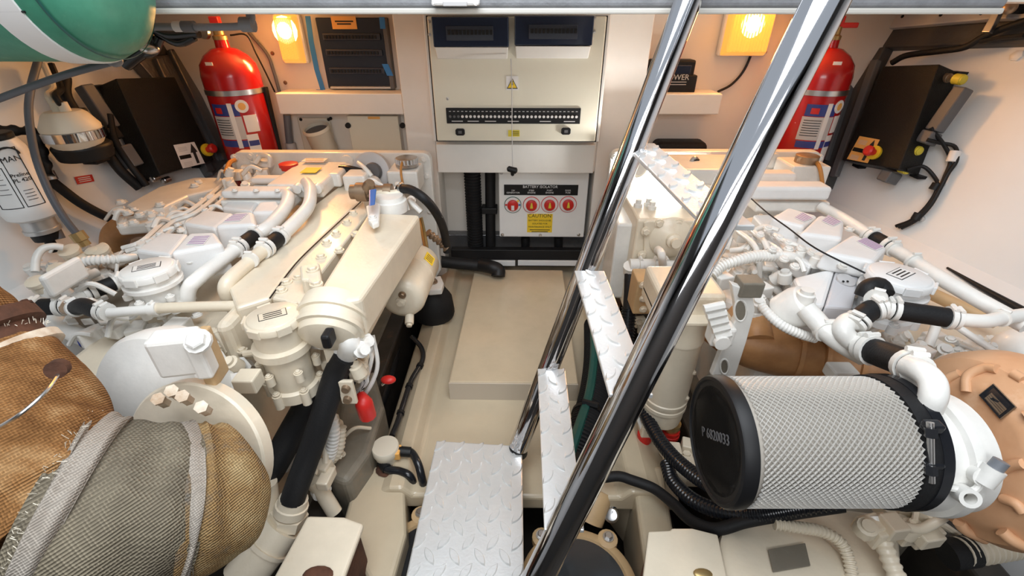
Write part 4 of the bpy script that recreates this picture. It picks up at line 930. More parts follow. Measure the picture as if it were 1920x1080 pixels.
# rear thermostat box, red cap, yellow tag
tb = fbox('thermostat_housing', 497, 346, 608, 372, 1.70, .32, 'engine_white', E, .012, 3)
fbox('thermostat_end', 612, 326, 641, 352, 1.82, .16, 'engine_white', E, .012, 3)
c = P(541, 309, z=.705); rr = 17 * mpp(c); MB().lathe(c - Z * .02, Z, [(0, rr * .85), (.012, rr * .85), (.013, rr), (.026, rr), (.028, rr * .85)], 28).build('oil_cap', 'red_plastic', tb)
card('yellow_tag', P(583, 319, z=.71), X, Y, .065, .07, 'yellow', tb); card('label', P(590, 300, z=.715), X, Y, .10, .05, 'label_white', tb)
for k in range(3): card('print_line', P(590, 298 + 3 * k, z=.717), X, Y, .08, .006, 'turbo_orange', tb, .0004)
for u in (560, 578, 598): MB().lathe(P(u, 352, y=1.70), -Y, [(0, .02), (.02, .018)], 12).build('boss', 'engine_white', tb)
MB().lathe(P(700, 345, y=1.86), Vector((.2, -1, .2)), [(0, .035), (.05, .03), (.052, .02), (.07, .02)], 16).build('flange_stub', 'engine_white', E)
fbox('bracket', 640, 330, 690, 368, 1.80, .1, 'engine_white', E, .01)
# flat intake rails and their coolant pipes
ra_ = fbox('intake_rail', 411, 359, 538, 374, 1.60, .07, 'valve_grey', E, .012, 3); rb_ = fbox('intake_rail', 466, 335, 579, 347, 1.80, .06, 'valve_grey', E, .012, 3)
fbox('rail_support', 410, 376, 545, 398, 1.61, .12, 'engine_white', E, .01); fbox('rail_support', 470, 349, 590, 372, 1.80, .1, 'engine_white', E, .01)
for u in (440, 480, 520): bolt(P(u, 357, z=.715), Z, .008, 'engine_white', ra_)
ptube('coolant_pipe', [(534, 364, .69), (541, 372, .69), (532, 394, .68), (505, 424, .67), (480, 440, .66)], 12, 'engine_white', E, 16)
psleeve([(480, 440, .66), (462, 453, .66), (446, 465, .66)], 13.5, E)
ptube('coolant_pipe', [(446, 465, .66), (410, 492, .65), (372, 522, .64), (354, 542, .62), (350, 575, .57)], 13.5, 'engine_white', E, 16)
ptube('coolant_pipe', [(574, 342, .70), (582, 356, .70), (579, 385, .69), (558, 412, .68), (526, 443, .67)], 11.5, 'engine_white', E, 16)
psleeve([(526, 443, .67), (512, 454, .67), (496, 467, .67)], 14, E)
ptube('coolant_pipe', [(496, 467, .67), (462, 496, .66), (432, 523, .655), (423, 540, .64), (430, 562, .60), (440, 580, .57)], 13.5, 'engine_cream', E, 16)
for u, v in ((470, 487),): pclamp(u, v, .67, u - 8, v + 7, 14, E, 5, 'engine_white', 'pipe_band')
# rocker covers
rocker_cover([(318, 474), (417, 456), (402, 434), (354, 436)], .70, .10, [(252, 468), (318, 478), (352, 437), (303, 435)], .675, [(349, 458), (382, 459), (396, 441), (364, 443)], E)
rocker_cover([(402, 424), (480, 420), (474, 396), (440, 398)], .70, .10, [(343, 418), (402, 428), (438, 399), (384, 392)], .675, [(418, 416), (450, 414), (466, 400), (438, 402)], E)
rocker_cover([(470, 398), (530, 396), (520, 376), (486, 378)], .685, .08, [(415, 388), (472, 396), (484, 378), (430, 372)], .665, None, E)
for u, v in ((310, 476), (356, 490), (300, 440), (395, 426), (430, 440), (385, 395), (340, 432)): bolt(P(u, v, z=.66), Z, .010, 'engine_white', E)
# injector lines between the covers
for k, (a, b) in enumerate((((230, 470), (415, 352)), ((238, 476), (425, 356)), ((248, 482), (440, 360)))):
    pts = [(a[0] + (b[0] - a[0]) * t_, a[1] + (b[1] - a[1]) * t_ + (6 if i % 2 else -4), .63 + .012 * (i % 2)) for i, t_ in enumerate((0, .2, .45, .7, 1))]
    ptube('injector_line', pts, 4.5, 'engine_white', E, 8)
greebles(46, [(225, 470), (300, 405), (380, 362), (450, 350), (470, 372), (400, 392), (330, 430), (250, 478)], .60, .65, E, 3)
# exhaust manifold shield on the outboard side
plate('manifold_shield', [(234, 384), (296, 350), (364, 332), (418, 332), (420, 350), (352, 366), (305, 388), (264, 398)], .63, .05, 'engine_white', E, .012, 3)
plate('manifold_flange', [(214, 404), (300, 402), (330, 392), (330, 402), (290, 418), (218, 424)], .60, .04, 'engine_white', E, .008)
mb = MB(); mb.tube(spline([P(214, 470, z=.45), P(218, 440, z=.52), P(240, 425, z=.55), P(275, 420, z=.55)]), 22 * mpp(P(230, 440, z=.5)), 16); mb.build('manifold_elbow', 'manifold', E)
for u, v in ((220, 398), (240, 400), (262, 404), (284, 400), (230, 424), (250, 418), (226, 380), (300, 384), (365, 348), (372, 342)): bolt(P(u, v, z=.635), Z, .013, 'engine_white', E)
greebles(14, [(215, 380), (240, 370), (260, 395), (330, 385), (330, 400), (220, 420)], .60, .64, E, 5)
greebles(24, [(420, 300), (500, 296), (500, 330), (455, 345), (400, 345)], .62, .70, E, 6, kinds=('bolt', 'pipe', 'boss', 'casting'))
ptube('vent_line', [(423, 324, .68), (430, 306, .70), (440, 300, .70)], 4, 'orange_cord', E, 8)
MB().lathe(P(500, 310, z=.66), Vector((.3, -.4, .8)), [(0, .05), (.04, .05), (.045, .035), (.06, .035)], 20).build('sensor_cap', 'valve_grey', E)
ptube('small_loop', [(478, 306, .70), (490, 292, .73), (505, 295, .73), (506, 312, .69)], 4.5, 'engine_white', E, 8)
# filler housings
filler(275, 500, .70, 47, .125, E); filler(511, 590, .66, 51.5, .25, E, 'engine_cream', ang=.25)
# cross pipe and hoses feeding them
ptube('cross_pipe', [(204, 587, .62), (250, 583, .62), (290, 580, .62)], 9.5, 'engine_white', E, 14); ptube('cross_pipe', [(290, 578, .62), (380, 575, .62), (470, 573, .62), (500, 572, .60)], 10, 'engine_cream', E, 14)
pclamp(288, 579, .62, 300, 578, 12, E, 14)
psleeve([(196, 584, .62), (175, 580, .62), (155, 573, .62), (142, 578, .60)], 15, E); ptube('elbow', [(142, 578, .60), (132, 578, .6), (122, 574, .60)], 14, 'bronze', E)
psleeve([(120, 574, .60), (98, 575, .60), (70, 576, .60)], 16, E); psleeve([(168, 548, .58), (190, 540, .58), (222, 528, .58)], 14, E)
ptube('elbow', [(165, 549, .58), (150, 556, .58), (138, 566, .58)], 12, 'engine_white', E)
ptube('breather_hose', [(120, 528, .60), (130, 508, .63), (158, 491, .65), (195, 487, .65), (222, 486, .64)], 8.5, 'engine_white', E, 14, 8, .011)
ptube('breather_end', [(215, 486, .64), (235, 484, .64), (252, 482, .63)], 8, 'engine_white', E)
ptube('outboard_pipe', [(66, 510, .60), (68, 485, .63), (80, 467, .65), (100, 462, .65), (118, 464, .64)], 6.5, 'engine_white', E, 14)
ptube('return_pipe', [(80, 560, .55), (120, 540, .57), (160, 520, .58), (182, 510, .58)], 8.5, 'engine_white', E)
ptube('return_pipe', [(95, 506, .60), (130, 498, .6), (170, 478, .6), (196, 462, .60)], 9, 'engine_cream', E)
for u, v, r_ in ((132, 467, 17), (108, 500, 14), (190, 466, 15), (70, 525, 16), (175, 468, 11)):
    c = P(u, v, z=.62); rr = r_ * mpp(c); MB().lathe(c - Z * .03, Vector((.1, -.3, 1)), [(0, rr * .9), (.02, rr * .9), (.022, rr), (.034, rr), (.036, rr * .8)], 18).build('filter_cap', 'engine_cream', E)
fbox('pump_body', 65, 520, 104, 560, .98, .12, 'engine_white', E, .012, 3)
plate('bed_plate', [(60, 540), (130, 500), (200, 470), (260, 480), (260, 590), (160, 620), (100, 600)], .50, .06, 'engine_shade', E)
greebles(45, [(45, 490), (100, 470), (200, 455), (235, 480), (220, 540), (130, 590), (90, 560), (40, 520)], .50, .60, E, 9, kinds=('bolt', 'pipe', 'boss', 'casting'))
greebles(22, [(110, 600), (300, 590), (430, 590), (330, 612), (200, 640), (120, 620)], .50, .57, E, 10, kinds=('bolt', 'pipe', 'casting'))
psleeve([(180, 628, .5), (165, 636, .5), (150, 640, .5)], 12, E, 'label_blue', False); ptube('lower_pipe', [(100, 600, .5), (140, 625, .5), (170, 635, .5)], 16, 'engine_white', E)
for k in range(3): plate('cable_clip', [(120 + 30 * k, 598), (140 + 30 * k, 596), (146 + 30 * k, 604), (126 + 30 * k, 606)], .54, .008, 'engine_white', E, .002)
ptube('gasket_line', [(506, 559, .66), (545, 506, .66), (575, 473, .66), (640, 412, .66), (681, 374, .66)], 1.3, 'black', E, 6)
# charge air cooler: sloping plate, bolted flange, long box
pl = plate('cooler_shield', [(442, 578), (428, 540), (470, 492), (560, 405), (640, 345), (690, 340), (700, 358), (681, 373), (575, 472), (545, 505), (506, 558)], .645, .10, 'engine_cream', E, .010, 3)
MB().ball(P(628, 402, z=.645), .02, 1.5, 1, .4).build('stain_boss', 'yellow_cap', pl) if False else None
fl = plate('cooler_flange', [(508, 558), (547, 506), (577, 473), (682, 374), (690, 400), (640, 462), (596, 520), (578, 572)], .655, .10, 'engine_cream', E, .006)
for u, v in ((537, 530), (528, 545), (662, 400), (650, 417), (630, 438), (612, 455), (602, 482), (586, 505), (668, 440), (636, 470), (560, 520)): bolt(P(u, v, z=.657), Z, .0115, 'engine_cream', fl)
plate('lift_lug', [(561, 497), (598, 491), (604, 535), (588, 543), (576, 524), (564, 524)], .70, .05, 'engine_cream', E, .006)
for u, v in ((586, 506), (593, 533)): bolt(P(u, v, z=.702), Z, .012, 'engine_cream', E)
q = [P(577, 575, z=.685), P(676, 560, z=.685), P(787, 402, z=.685), P(690, 398, z=.685)]
cb = MB().hexa(q, [p - Z * .115 + Vector((.0, 0, 0)) for p in q]).build('charge_air_cooler', 'engine_cream', E, False, .012, 3)
q2 = [q[0].lerp(q[1], .03), q[0].lerp(q[1], .7), q[3].lerp(q[2], .7), q[3].lerp(q[2], .03)]
MB().hexa([p - Z * .116 for p in q2], [Vector((p.x, p.y, .50)) for p in q2]).build('cooler_lower', 'engine_cream', cb, False, .01)
# barrel inlet with ribs
a = P(622, 590, z=.63); a.y = .95; ax = Vector((.02, -.9, -.43)).normalized(); rr = .082
mb = MB(); mb.lathe(a - ax * .02, ax, [(0, rr * .95), (.02, rr), (.035, rr), (.037, rr * 1.06), (.048, rr * 1.06), (.05, rr * .98), (.07, rr * .95), (.072, rr * 1.02), (.083, rr * 1.02), (.085, rr * .92), (.10, rr * .85), (.115, rr * .5)], 36); mb.build('air_inlet', 'engine_cream', E)
ptube('inlet_neck', [(640, 610, .6), (655, 640, .58), (650, 665, .52), (640, 690, .48)], 19, 'engine_white', E, 18); pclamp(652, 655, .54, 646, 675, 22, E, 12)
for u, v in ((663, 600), (680, 640), (672, 655), (600, 640)): MB().lathe(P(u, v, z=.55), Vector((.6, -.5, .4)), [(-.03, .022), (.02, .022), (.022, .014), (.04, .014)], 10).build('stub', 'engine_white', E)
# sea-water valve with blue lever
c = P(684, 360, z=.72); vb = MB().lathe(c - X * .05, X, [(0, .026), (.02, .026), (.022, .034), (.06, .034), (.062, .024), (.12, .024), (.122, .03), (.15, .03)], 16).build('sea_valve', 'bronze', E)
MB().lathe(P(690, 352, z=.74), Vector((.4, -.3, .6)), [(-.03, .022), (.01, .022), (.03, .016)], 12).build('valve_stem', 'bronze', vb)
MB().hexa([P(692, 356, z=.775), P(706, 354, z=.775), P(703, 384, z=.765), P(692, 386, z=.765)], [P(692, 356, z=.757), P(706, 354, z=.757), P(703, 384, z=.747), P(692, 386, z=.747)]).build('lever', 'blue', vb, False, .003)
ptube('valve_pipe', [(706, 362, .72), (725, 364, .72), (745, 362, .72), (752, 356, .73)], 7.5, 'engine_cream', E)
plate('valve_bracket', [(686, 385), (712, 380), (710, 415), (698, 420), (690, 412)], .725, .02, 'engine_white', E, .005); bolt(P(698, 408, z=.727), Z, .010, 'engine_white', E)
MB().lathe(P(732, 384, z=.69), Z, [(-.02, .060), (.018, .058), (.02, .05), (.035, .048)], 28).build('pump_cover', 'engine_white', E)
ptube('raw_water_hose', [(748, 354, .73), (770, 356, .74), (795, 372, .72), (815, 395, .66), (830, 425, .56), (837, 458, .44), (838, 472, .40)], 8.5, 'black_rubber', E, 16)
pclamp(752, 355, .73, 760, 356, 10, E, 5, 'steel'); 
ptube('small_union', [(770, 376, .69), (778, 386, .68), (790, 398, .66)], 5.5, 'engine_white', E); ptube('braided_line', [(802, 436, .5), (820, 450, .46), (838, 466, .42)], 6.5, 'bronze', E, 10, 6, .02, .25)
ptube('dip_line', [(786, 410, .62), (792, 440, .55), (798, 475, .44)], 2.6, 'orange_cord', E, 6); ptube('dip_line', [(790, 408, .62), (797, 440, .55), (803, 475, .44)], 2.6, 'brass', E, 6)
greebles(14, [(700, 340), (760, 345), (770, 380), (720, 372)], .68, .72, E, 14, kinds=('bolt', 'boss', 'pipe'))
# side cylinder with yellow tag
a = P(752, 564, z=.42); b = P(788, 488, z=.42); ax = (b - a).normalized(); L_ = (b - a).length; rr = 43 * mpp(a)
cy = MB().lathe(a, ax, [(-.006, rr * .1), (-.002, rr * .55), (.0, rr * .7), (.012, rr * .92), (.03, rr), (L_ * .55, rr), (L_ * .552, rr * 1.015), (L_ * .6, rr * 1.015), (L_ * .602, rr), (L_ - .02, rr), (L_, rr * .85)], 40).build('heat_exchanger', 'engine_cream', E)
MB().lathe(a - ax * .002, -ax, [(0, .020), (.01, .018), (.012, .01), (.02, .01)], 12).build('drain_plug', 'engine_cream', cy)
bolt(a + Vector((.01, -.01, .03)) - ax * .0, -ax, .01, 'bronze', cy)
c = P(783, 502, z=.42) + Vector((0, 0, 0)); up_ = (CAM - (a + b) / 2); up_ = (up_ - ax * up_.dot(ax)).normalized(); sd = ax.cross(up_)
mid = a + ax * L_ * .72; sd = sd if sd.x > 0 else -sd; sd = sd.normalized(); t0 = (up_ * .93 + sd * .36).normalized(); sd = (sd * .93 - up_ * .36).normalized()
card('yellow_tag', mid + t0 * rr * 1.01, sd, ax, .042, .055, 'yellow', cy, .001)
for k in range(4): card('print_line', mid + t0 * (rr * 1.01 + .0014) + ax * (.016 - .011 * k), sd, ax, .03, .003, 'print_black', cy, .0003)
MB().lathe(a + Vector((.02, .0, -rr * .95)), Vector((.1, -1, -.6)), [(-.02, .016), (.02, .016), (.022, .01), (.03, .01)], 10).build('drain_cock', 'engine_cream', cy)
# resilient mount
mt = MB().lathe(P(815, 590, z=.0), Z, [(0, .095), (.02, .10), (.10, .092), (.15, .062), (.17, .05)], 20).build('engine_mount', 'black_rubber', E)
plate('mount_bracket', [(800, 522), (826, 516), (832, 530), (828, 542), (805, 544), (780, 540)], .20, .03, 'engine_white', E, .006); bolt(P(812, 528, z=.205), Z, .016, 'bronze', E)
fbox('bracket_web', 770, 540, 800, 560, 1.55, .1, 'engine_white', E)
# lower inboard side
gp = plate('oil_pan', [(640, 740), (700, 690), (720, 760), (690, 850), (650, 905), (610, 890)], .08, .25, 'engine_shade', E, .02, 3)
bk = fbox('valve_plate', 630, 716, 670, 758, .86, .012, 'engine_cream', E, .003)
for u, v in ((647, 728), (650, 748)): MB().lathe(P(u + 2, v, y=.86), -Y, [(0, .012), (.01, .010)], 12).build('bush', 'bronze', bk)
MB().lathe(P(650, 700, y=.95), Vector((.6, -.6, .5)), [(-.03, .03), (.03, .03), (.035, .02)], 14).build('solenoid', 'black', E)
mb = MB(); mb.tube(spline([P(676, 738, y=.92), P(682, 755, y=.90), P(690, 780, y=.90)]), [.012 + .002 * min(i, 6) for i in range(13)], 10); mb.build('red_handle', 'red_plastic', E)
MB().ball(P(728, 712, y=1.05), .016, 1.5, 1, .8).build('red_toggle', 'red_plastic', E); MB().tube([P(716, 722, y=1.05), P(726, 714, y=1.05)], .004, 6).build('toggle_wire', 'steel', E)
rnd = random.Random(21)
for k in range(9):
    u = 690 + rnd.uniform(-16, 16); p = [P(u, 640 + rnd.uniform(-20, 20), y=1.02), P(u + rnd.uniform(-18, 10), 680, y=.98), P(u - 10 + rnd.uniform(-24, 14), 715, y=.96), P(u - 20 + rnd.uniform(-24, 10), 745, y=.95)]
    MB().tube(spline(p), .006, 7).build('wire', 'engine_white' if k % 3 else 'black', E)
ptube('braided_hose', [(612, 760, .30), (625, 800, .25), (622, 840, .18), (612, 870, .12)], 11, 'engine_white', E, 12, 6, .012, .1)
ptube('braided_hose', [(640, 800, .22), (636, 840, .16), (622, 862, .12), (606, 862, .1)], 9, 'engine_cream', E, 12, 6, .012, .1)
ptube('lower_hose', [(585, 900, .12), (605, 925, .06), (628, 962, .0)], 14, 'engine_cream', E, 14); pclamp(602, 920, .07, 612, 936, 16, E, 12)
greebles(26, [(560, 760), (640, 770), (650, 850), (610, 900), (560, 880)], .08, .2, E, 23, 'engine_cream', kinds=('bolt', 'pipe', 'boss', 'casting'))
greebles(18, [(600, 625), (690, 650), (680, 690), (620, 700)], .42, .5, E, 24, 'engine_cream', kinds=('bolt', 'boss', 'casting'))
fbox('clip_block', 598, 632, 622, 656, .80, .04, 'black', E, .006)
# big black coolant hoses
h1 = ptube('coolant_hose', [(648, 668, .52), (630, 700, .47), (606, 775, .37), (580, 850, .27), (556, 915, .20), (548, 940, .17)], 22, 'black_rubber', E, 20)
MB().tube(spline([P(u, v, z=z_) for u, v, z_ in ((598, 700, .40), (575, 760, .33), (545, 815, .26), (512, 875, .20), (490, 905, .17))]), 25 * mpp(P(560, 790, z=.3)), 20).build('coolant_hose', 'black_rubber', E)
c = P(548, 945, z=.155); rr = 27 * mpp(c); dn = (P(548, 945, z=.155) - P(556, 915, z=.20)).normalized()
MB().lathe(c - dn * .02, dn, [(0, rr * .95), (.02, rr), (.022, rr * 1.1), (.045, rr * 1.1)], 18).build('hose_tail', 'engine_cream', E); MB().lathe(c + dn * .03, dn, [(0, rr * 1.25), (.03, rr * 1.25)], 6).build('hex_nut', 'engine_cream', E)
p0 = P(532, 985, z=.10); p1 = P(455, 1085, z=.02); MB().tube([p0, p1], 38 * mpp(p0), 20).build('oil_cooler', 'engine_cream', E); MB().tube([p0.lerp(p1, .35), p0.lerp(p1, .42)], 42 * mpp(p0), 20).build('cooler_band', 'engine_cream', E)
MB().tube([P(500, 905, z=.2), P(505, 940, z=.14), P(512, 965, z=.1)], 18 * mpp(P(505, 940, z=.14)), 14).build('side_fitting', 'engine_cream', E)
ptube('braided_hose', [(560, 790, .26), (530, 830, .2), (505, 850, .18), (492, 830, .2)], 11, 'engine_white', E, 12, 6, .012, .1)
ptube('corrugated_line', [(590, 860, .1), (560, 850, .14), (530, 880, .14)], 9, 'engine_white', E, 12, 6, .01)
# gearbox lid at the bottom edge
gb = plate('gearbox_cover', [(576, 966), (645, 968), (682, 981), (640, 1095), (505, 1095)], .16, .02, 'engine_cream', E, .008, 3)
plate('gearbox', [(582, 972), (640, 974), (672, 985), (640, 1095), (515, 1095)], .138, .25, 'rust', E, .01)
MB().ball(P(596, 1078, z=.162), .03, 1.2, .7, .25).build('rust_lump', 'rust', gb)
# ---- turbocharger
ax = Vector((-.12, -.92, .40)).normalized()
C1 = P(262, 752, d=1.02); R1 = 128 * 1.02 / F
tv = MB().lathe(C1 - ax * .12, ax, [(0, R1 * .85), (.01, R1 * .98), (.05, R1), (.085, R1 * .97), (.10, R1 * .9), (.105, R1 * .6), (.115, R1 * .5)], 56).build('turbo_compressor', 'engine_white', E)
C2 = P(352, 862, d=.93); R2 = 145 * .93 / F
MB().lathe(C2 - ax * .05, ax, [(0, R2 * .97), (.004, R2 * 1.0), (.03, R2 * 1.0), (.034, R2 * .97), (.036, R2 * .6)], 56).build('turbine_flange', 'engine_cream', E)
tp = MB().box(P(338, 660, d=.90), (.085, .05, .09), .2).build('turbo_bracket', 'engine_white', E, False, .008); MB().box(P(378, 668, d=.90), (.03, .04, .09), .2).build('clamp_block', 'engine_white', E, False, .006)
bolt(P(372, 640, d=.86), Vector((.1, -.6, .8)), .018, 'engine_white', E); MB().box(P(392, 670, d=.93), (.02, .06, .12), .1).build('gasket', 'tan_ring', E, False, .004)
for u, v, d_ in ((325, 735, .85), (380, 765, .84), (300, 750, .86), (345, 745, .85)): MB().lathe(P(u, v, d=d_), Vector((.3, -.5, .8)), [(-.03, .010), (.004, .010), (.005, .012), (.012, .012), (.013, .008)], 6).build('union', 'rusty_white', E)
ptube('oil_feed', [(250, 745, .50), (290, 730, .53), (330, 735, .53), (345, 745, .52)], 8, 'engine_white', E, 12)
for u, v in ((432, 645), (452, 690), (418, 715), (440, 720)): MB().lathe(P(u, v, z=.5), Vector((.2, -.6, .5)), [(-.04, .024), (.01, .024), (.012, .03), (.02, .03)], 6).build('plug', 'engine_white', E)
fbox('bearing_housing', 395, 610, 470, 720, .88, .15, 'engine_cream', E, .02, 3)
greebles(22, [(400, 600), (460, 600), (470, 700), (420, 730), (395, 660)], .47, .56, E, 31, 'engine_cream', kinds=('bolt', 'boss', 'casting', 'pipe'))
# ================================================================== wrapped exhaust
EX = thing('exhaust_pipe', 'large exhaust elbow wrapped in brown and grey heat cloth with rusty flange', 'exhaust pipe', P(200, 1080, d=.75))
def lump(path, radii, seg=40, seed=1, amp=.012, f0=0.0):
    pts = spline(path, 8); n_ = len(pts); rnd = random.Random(seed); ph = [rnd.uniform(0, 6.28) for _ in range(6)]
    rr = []
    m = len(radii) - 1
    for i in range(n_):
        t_ = i / (n_ - 1) * m; k = min(int(t_), m - 1); f_ = t_ - k; f_ = f_ * f_ * (3 - 2 * f_); rr.append(radii[k] * (1 - f_) + radii[k + 1] * f_)
    mb = MB(); t0 = (pts[1] - pts[0]).normalized(); a, b = ortho(t0); rings = []
    for i, p in enumerate(pts):
        t_ = (pts[min(i + 1, n_ - 1)] - pts[max(i - 1, 0)]).normalized(); a = (a - t_ * a.dot(t_)).normalized(); b = t_.cross(a)
        rg = []
        for k in range(seg):
            q = 2 * math.pi * k / seg; w_ = amp * (math.sin(2 * q + ph[0] + i * .25) + .6 * math.sin(5 * q + ph[1] - i * .4) + .5 * math.sin(i * .9 + ph[2] + q))
            rg.append(p + (a * math.cos(q) + b * math.sin(q)) * (rr[i] + w_))
        rings.append(rg)
    mb.loft(rings, True); return mb
def D(u, v, d): return P(u, v, d=d)
lump([D(455, 905, .90), D(428, 915, .875), D(385, 928, .85), D(325, 940, .82)], [.075, .118, .136, .138], seed=3, amp=.004).build('end_wrap', 'wrap_tan', EX)
lump([D(342, 938, .828), D(265, 950, .785), D(170, 955, .745), D(88, 948, .72)], [.137, .143, .147, .144], seed=5, amp=.004).build('middle_wrap', 'wrap_grey', EX)
lump([D(112, 950, .727), D(78, 925, .722), D(50, 865, .73), D(28, 785, .76), D(-8, 702, .80)], [.136, .136, .127, .113, .096], seed=8, amp=.004).build('main_wrap', 'wrap_brown', EX)
# seam bands lying over the joints
def seam(pts, rad, wd_, name, m, th=.008):
    pass
lump([D(158, 955, .741), D(142, 953, .736), D(114, 950, .728), D(96, 949, .722)], [.148, .154, .153, .146], seed=5, amp=.004).build('seam_band', 'wrap_band', EX)
lump([D(352, 936, .834), D(344, 938, .830), D(330, 940, .822)], [.137, .144, .139], seed=5, amp=.004).build('seam_band', 'wrap_band', EX)
# frayed edges: short fibres along the seams
rnd = random.Random(4); fb = MB()
def fibres(c0, axis, R_, n_, ln):
    a, b = ortho(axis)
    for k in range(n_):
        q = rnd.uniform(0, 6.28); d_ = a * math.cos(q) + b * math.sin(q); p = c0 + d_ * R_ + axis * rnd.uniform(-.006, .006)
        e = p + axis * rnd.uniform(-ln, ln) + d_ * rnd.uniform(.002, .010) + Vector((rnd.uniform(-.006, .006), 0, rnd.uniform(-.006, .006))); fb.tube([p, e], .0005, 3)
ax1 = (D(235, 935, .76) - D(195, 925, .745)).normalized(); fibres(D(98, 949, .723), (D(142, 953, .736) - D(96, 949, .722)).normalized(), .147, 220, .009); fibres(D(-26, 680, .80), (D(-22, 684, .80) - D(-134, 580, .80)).normalized(), .098, 120, .012)
fo = fb.build('frayed_fibres', 'socket_cream', EX); fo['kind'] = 'stuff'
# rusty flange and upper sleeve
ca = D(-22, 684, .80); cb_ = D(-134, 580, .80); ax = (cb_ - ca).normalized(); vv = (ca - CAM).normalized(); ax = (ax - vv * ax.dot(vv)).normalized(); ax = (ax + vv * .22).normalized()
MB().lathe(ca - ax * .02, ax, [(0, .098), (.004, .106), (.02, .106), (.022, .100)], 40).build('flange_lower', 'rusty_white', EX)
MB().lathe(ca + ax * .004, ax, [(0, .094), (.03, .094)], 40).build('flange_gap', 'rust', EX)
MB().lathe(ca + ax * .03, ax, [(0, .100), (.003, .108), (.028, .108), (.03, .102)], 40).build('flange_upper', 'rust', EX)
for k in range(8):
    a, b = ortho(ax); q = k * math.pi / 4 + .3; bolt(ca + ax * .058 + (a * math.cos(q) + b * math.sin(q)) * .098, ax, .009, 'rust', EX)
lump([ca + ax * .06, ca + ax * .13, ca + ax * .22, ca + ax * .34], [.088, .094, .085, .08], seed=11, amp=.003).build('upper_wrap', 'wrap_brown', EX)
MB().tube(spline([D(-10, 806, .615), D(40, 775, .61), (D(85, 735, .635)), D(108, 703, .68)]), .0026, 8).build('tie_wire', 'steel', EX)
MB().lathe(D(107, 692, .69), Vector((.4, -.8, .3)), [(-.01, .014), (.006, .014)], 14).build('wire_stud', 'rust', EX)
# ================================================================== starboard (right) engine
ER = thing('marine_engine', 'right white marine diesel engine carrying the cylindrical air filter', 'engine', (.95, 1.3, -.1), 'marine engines')
E = ER
MB().box((1.0, 1.56, .18), (.5, .95, .46)).build('block', 'engine_white', E, False, .03, 3)
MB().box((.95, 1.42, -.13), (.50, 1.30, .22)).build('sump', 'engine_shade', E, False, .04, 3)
x0 = P(1146, 288, y=YG).x; x1 = P(1544, 288, y=YG).x; zt = P(1350, 284, y=YG).z; r_ = .035; poly = []
for cx, cz, a0 in ((x1 - r_, zt - r_, 0), (x0 + r_, zt - r_, 90)):
    for k in range(6): a = math.radians(a0 + 18 * k); poly.append((cx + math.cos(a) * r_, YG, cz + math.sin(a) * r_))
poly += [(x0, YG, .12), (x0 + .12, YG, -.05), (x1 - .10, YG, -.05), (x1, YG, .12)]
gc = MB().prism(poly, (0, .05, 0)).build('gear_case', 'engine_white', E, False, .006)
for u, v in ((1152, 296), (1150, 340), (1230, 294), (1330, 292), (1400, 293), (1536, 296)): bolt(P(u, v, y=YG), -Y, .013, 'engine_white', gc)
MB().lathe(P(1447, 300, y=YG), -Y, [(0, .034), (.016, .032)], 18).build('boss', 'engine_white', gc)
# rear left tank and caps
fbox('rear_housing', 1250, 318, 1400, 350, 1.80, .24, 'engine_white', E, .014, 3)
c = P(1345, 305, z=.70); MB().lathe(c - Z * .02, Z, [(0, .034), (.014, .034), (.015, .042), (.03, .042)], 24).build('oil_cap', 'red_plastic', E)
for k in range(3): plate('warning_label', [(1270 + 22 * k, 300), (1286 + 22 * k, 300), (1290 + 22 * k, 310), (1273 + 22 * k, 310)], .722, .002, 'turbo_orange', E, 0)
lt = MB(); lt.tube(spline([P(1294, 306, z=.73), P(1302, 296, z=.75), P(1312, 304, z=.73), P(1330, 320, z=.72), P(1340, 324, z=.71)]), .008, 8); lt.box(P(1318, 325, z=.72), (.06, .02, .015)); lt.build('latch', 'steel', E)
MB().box(P(1303, 304, z=.73), (.03, .02, .03)).build('latch_body', 'black', E, False, .004)
MB().lathe(P(1188, 310, y=1.98), Vector((.2, -1, .2)), [(0, .05), (.04, .05), (.045, .035), (.06, .035)], 20).build('rear_cover', 'engine_white', E)
rs = fbox('header_tank', 1488, 312, 1546, 352, 1.90, .15, 'engine_white', E, .008)
c = P(1512, 300, y=1.96); rr = 20 * mpp(c); MB().lathe(c - Z * .01, Z, [(0, rr), (.03, rr), (.033, rr * .85)], 22).build('tank_cap', 'bronze', rs)
MB().tube(spline([P(1530, 303, y=1.93), P(1538, 318, y=1.88), P(1543, 352, y=1.86)]), .008, 8).build('cap_cord', 'orange_cord', rs)
# intake rails
ra_ = fbox('intake_rail', 1414, 351, 1554, 377, 1.60, .08, 'valve_grey', E, .012, 3); fbox('intake_rail', 1424, 326, 1492, 344, 1.80, .07, 'valve_grey', E, .012, 3)
fbox('rail_support', 1420, 379, 1552, 400, 1.62, .12, 'engine_white', E, .01)
for u in (1440, 1485, 1530): bolt(P(u, 348, z=.715), Z, .008, 'engine_white', ra_)
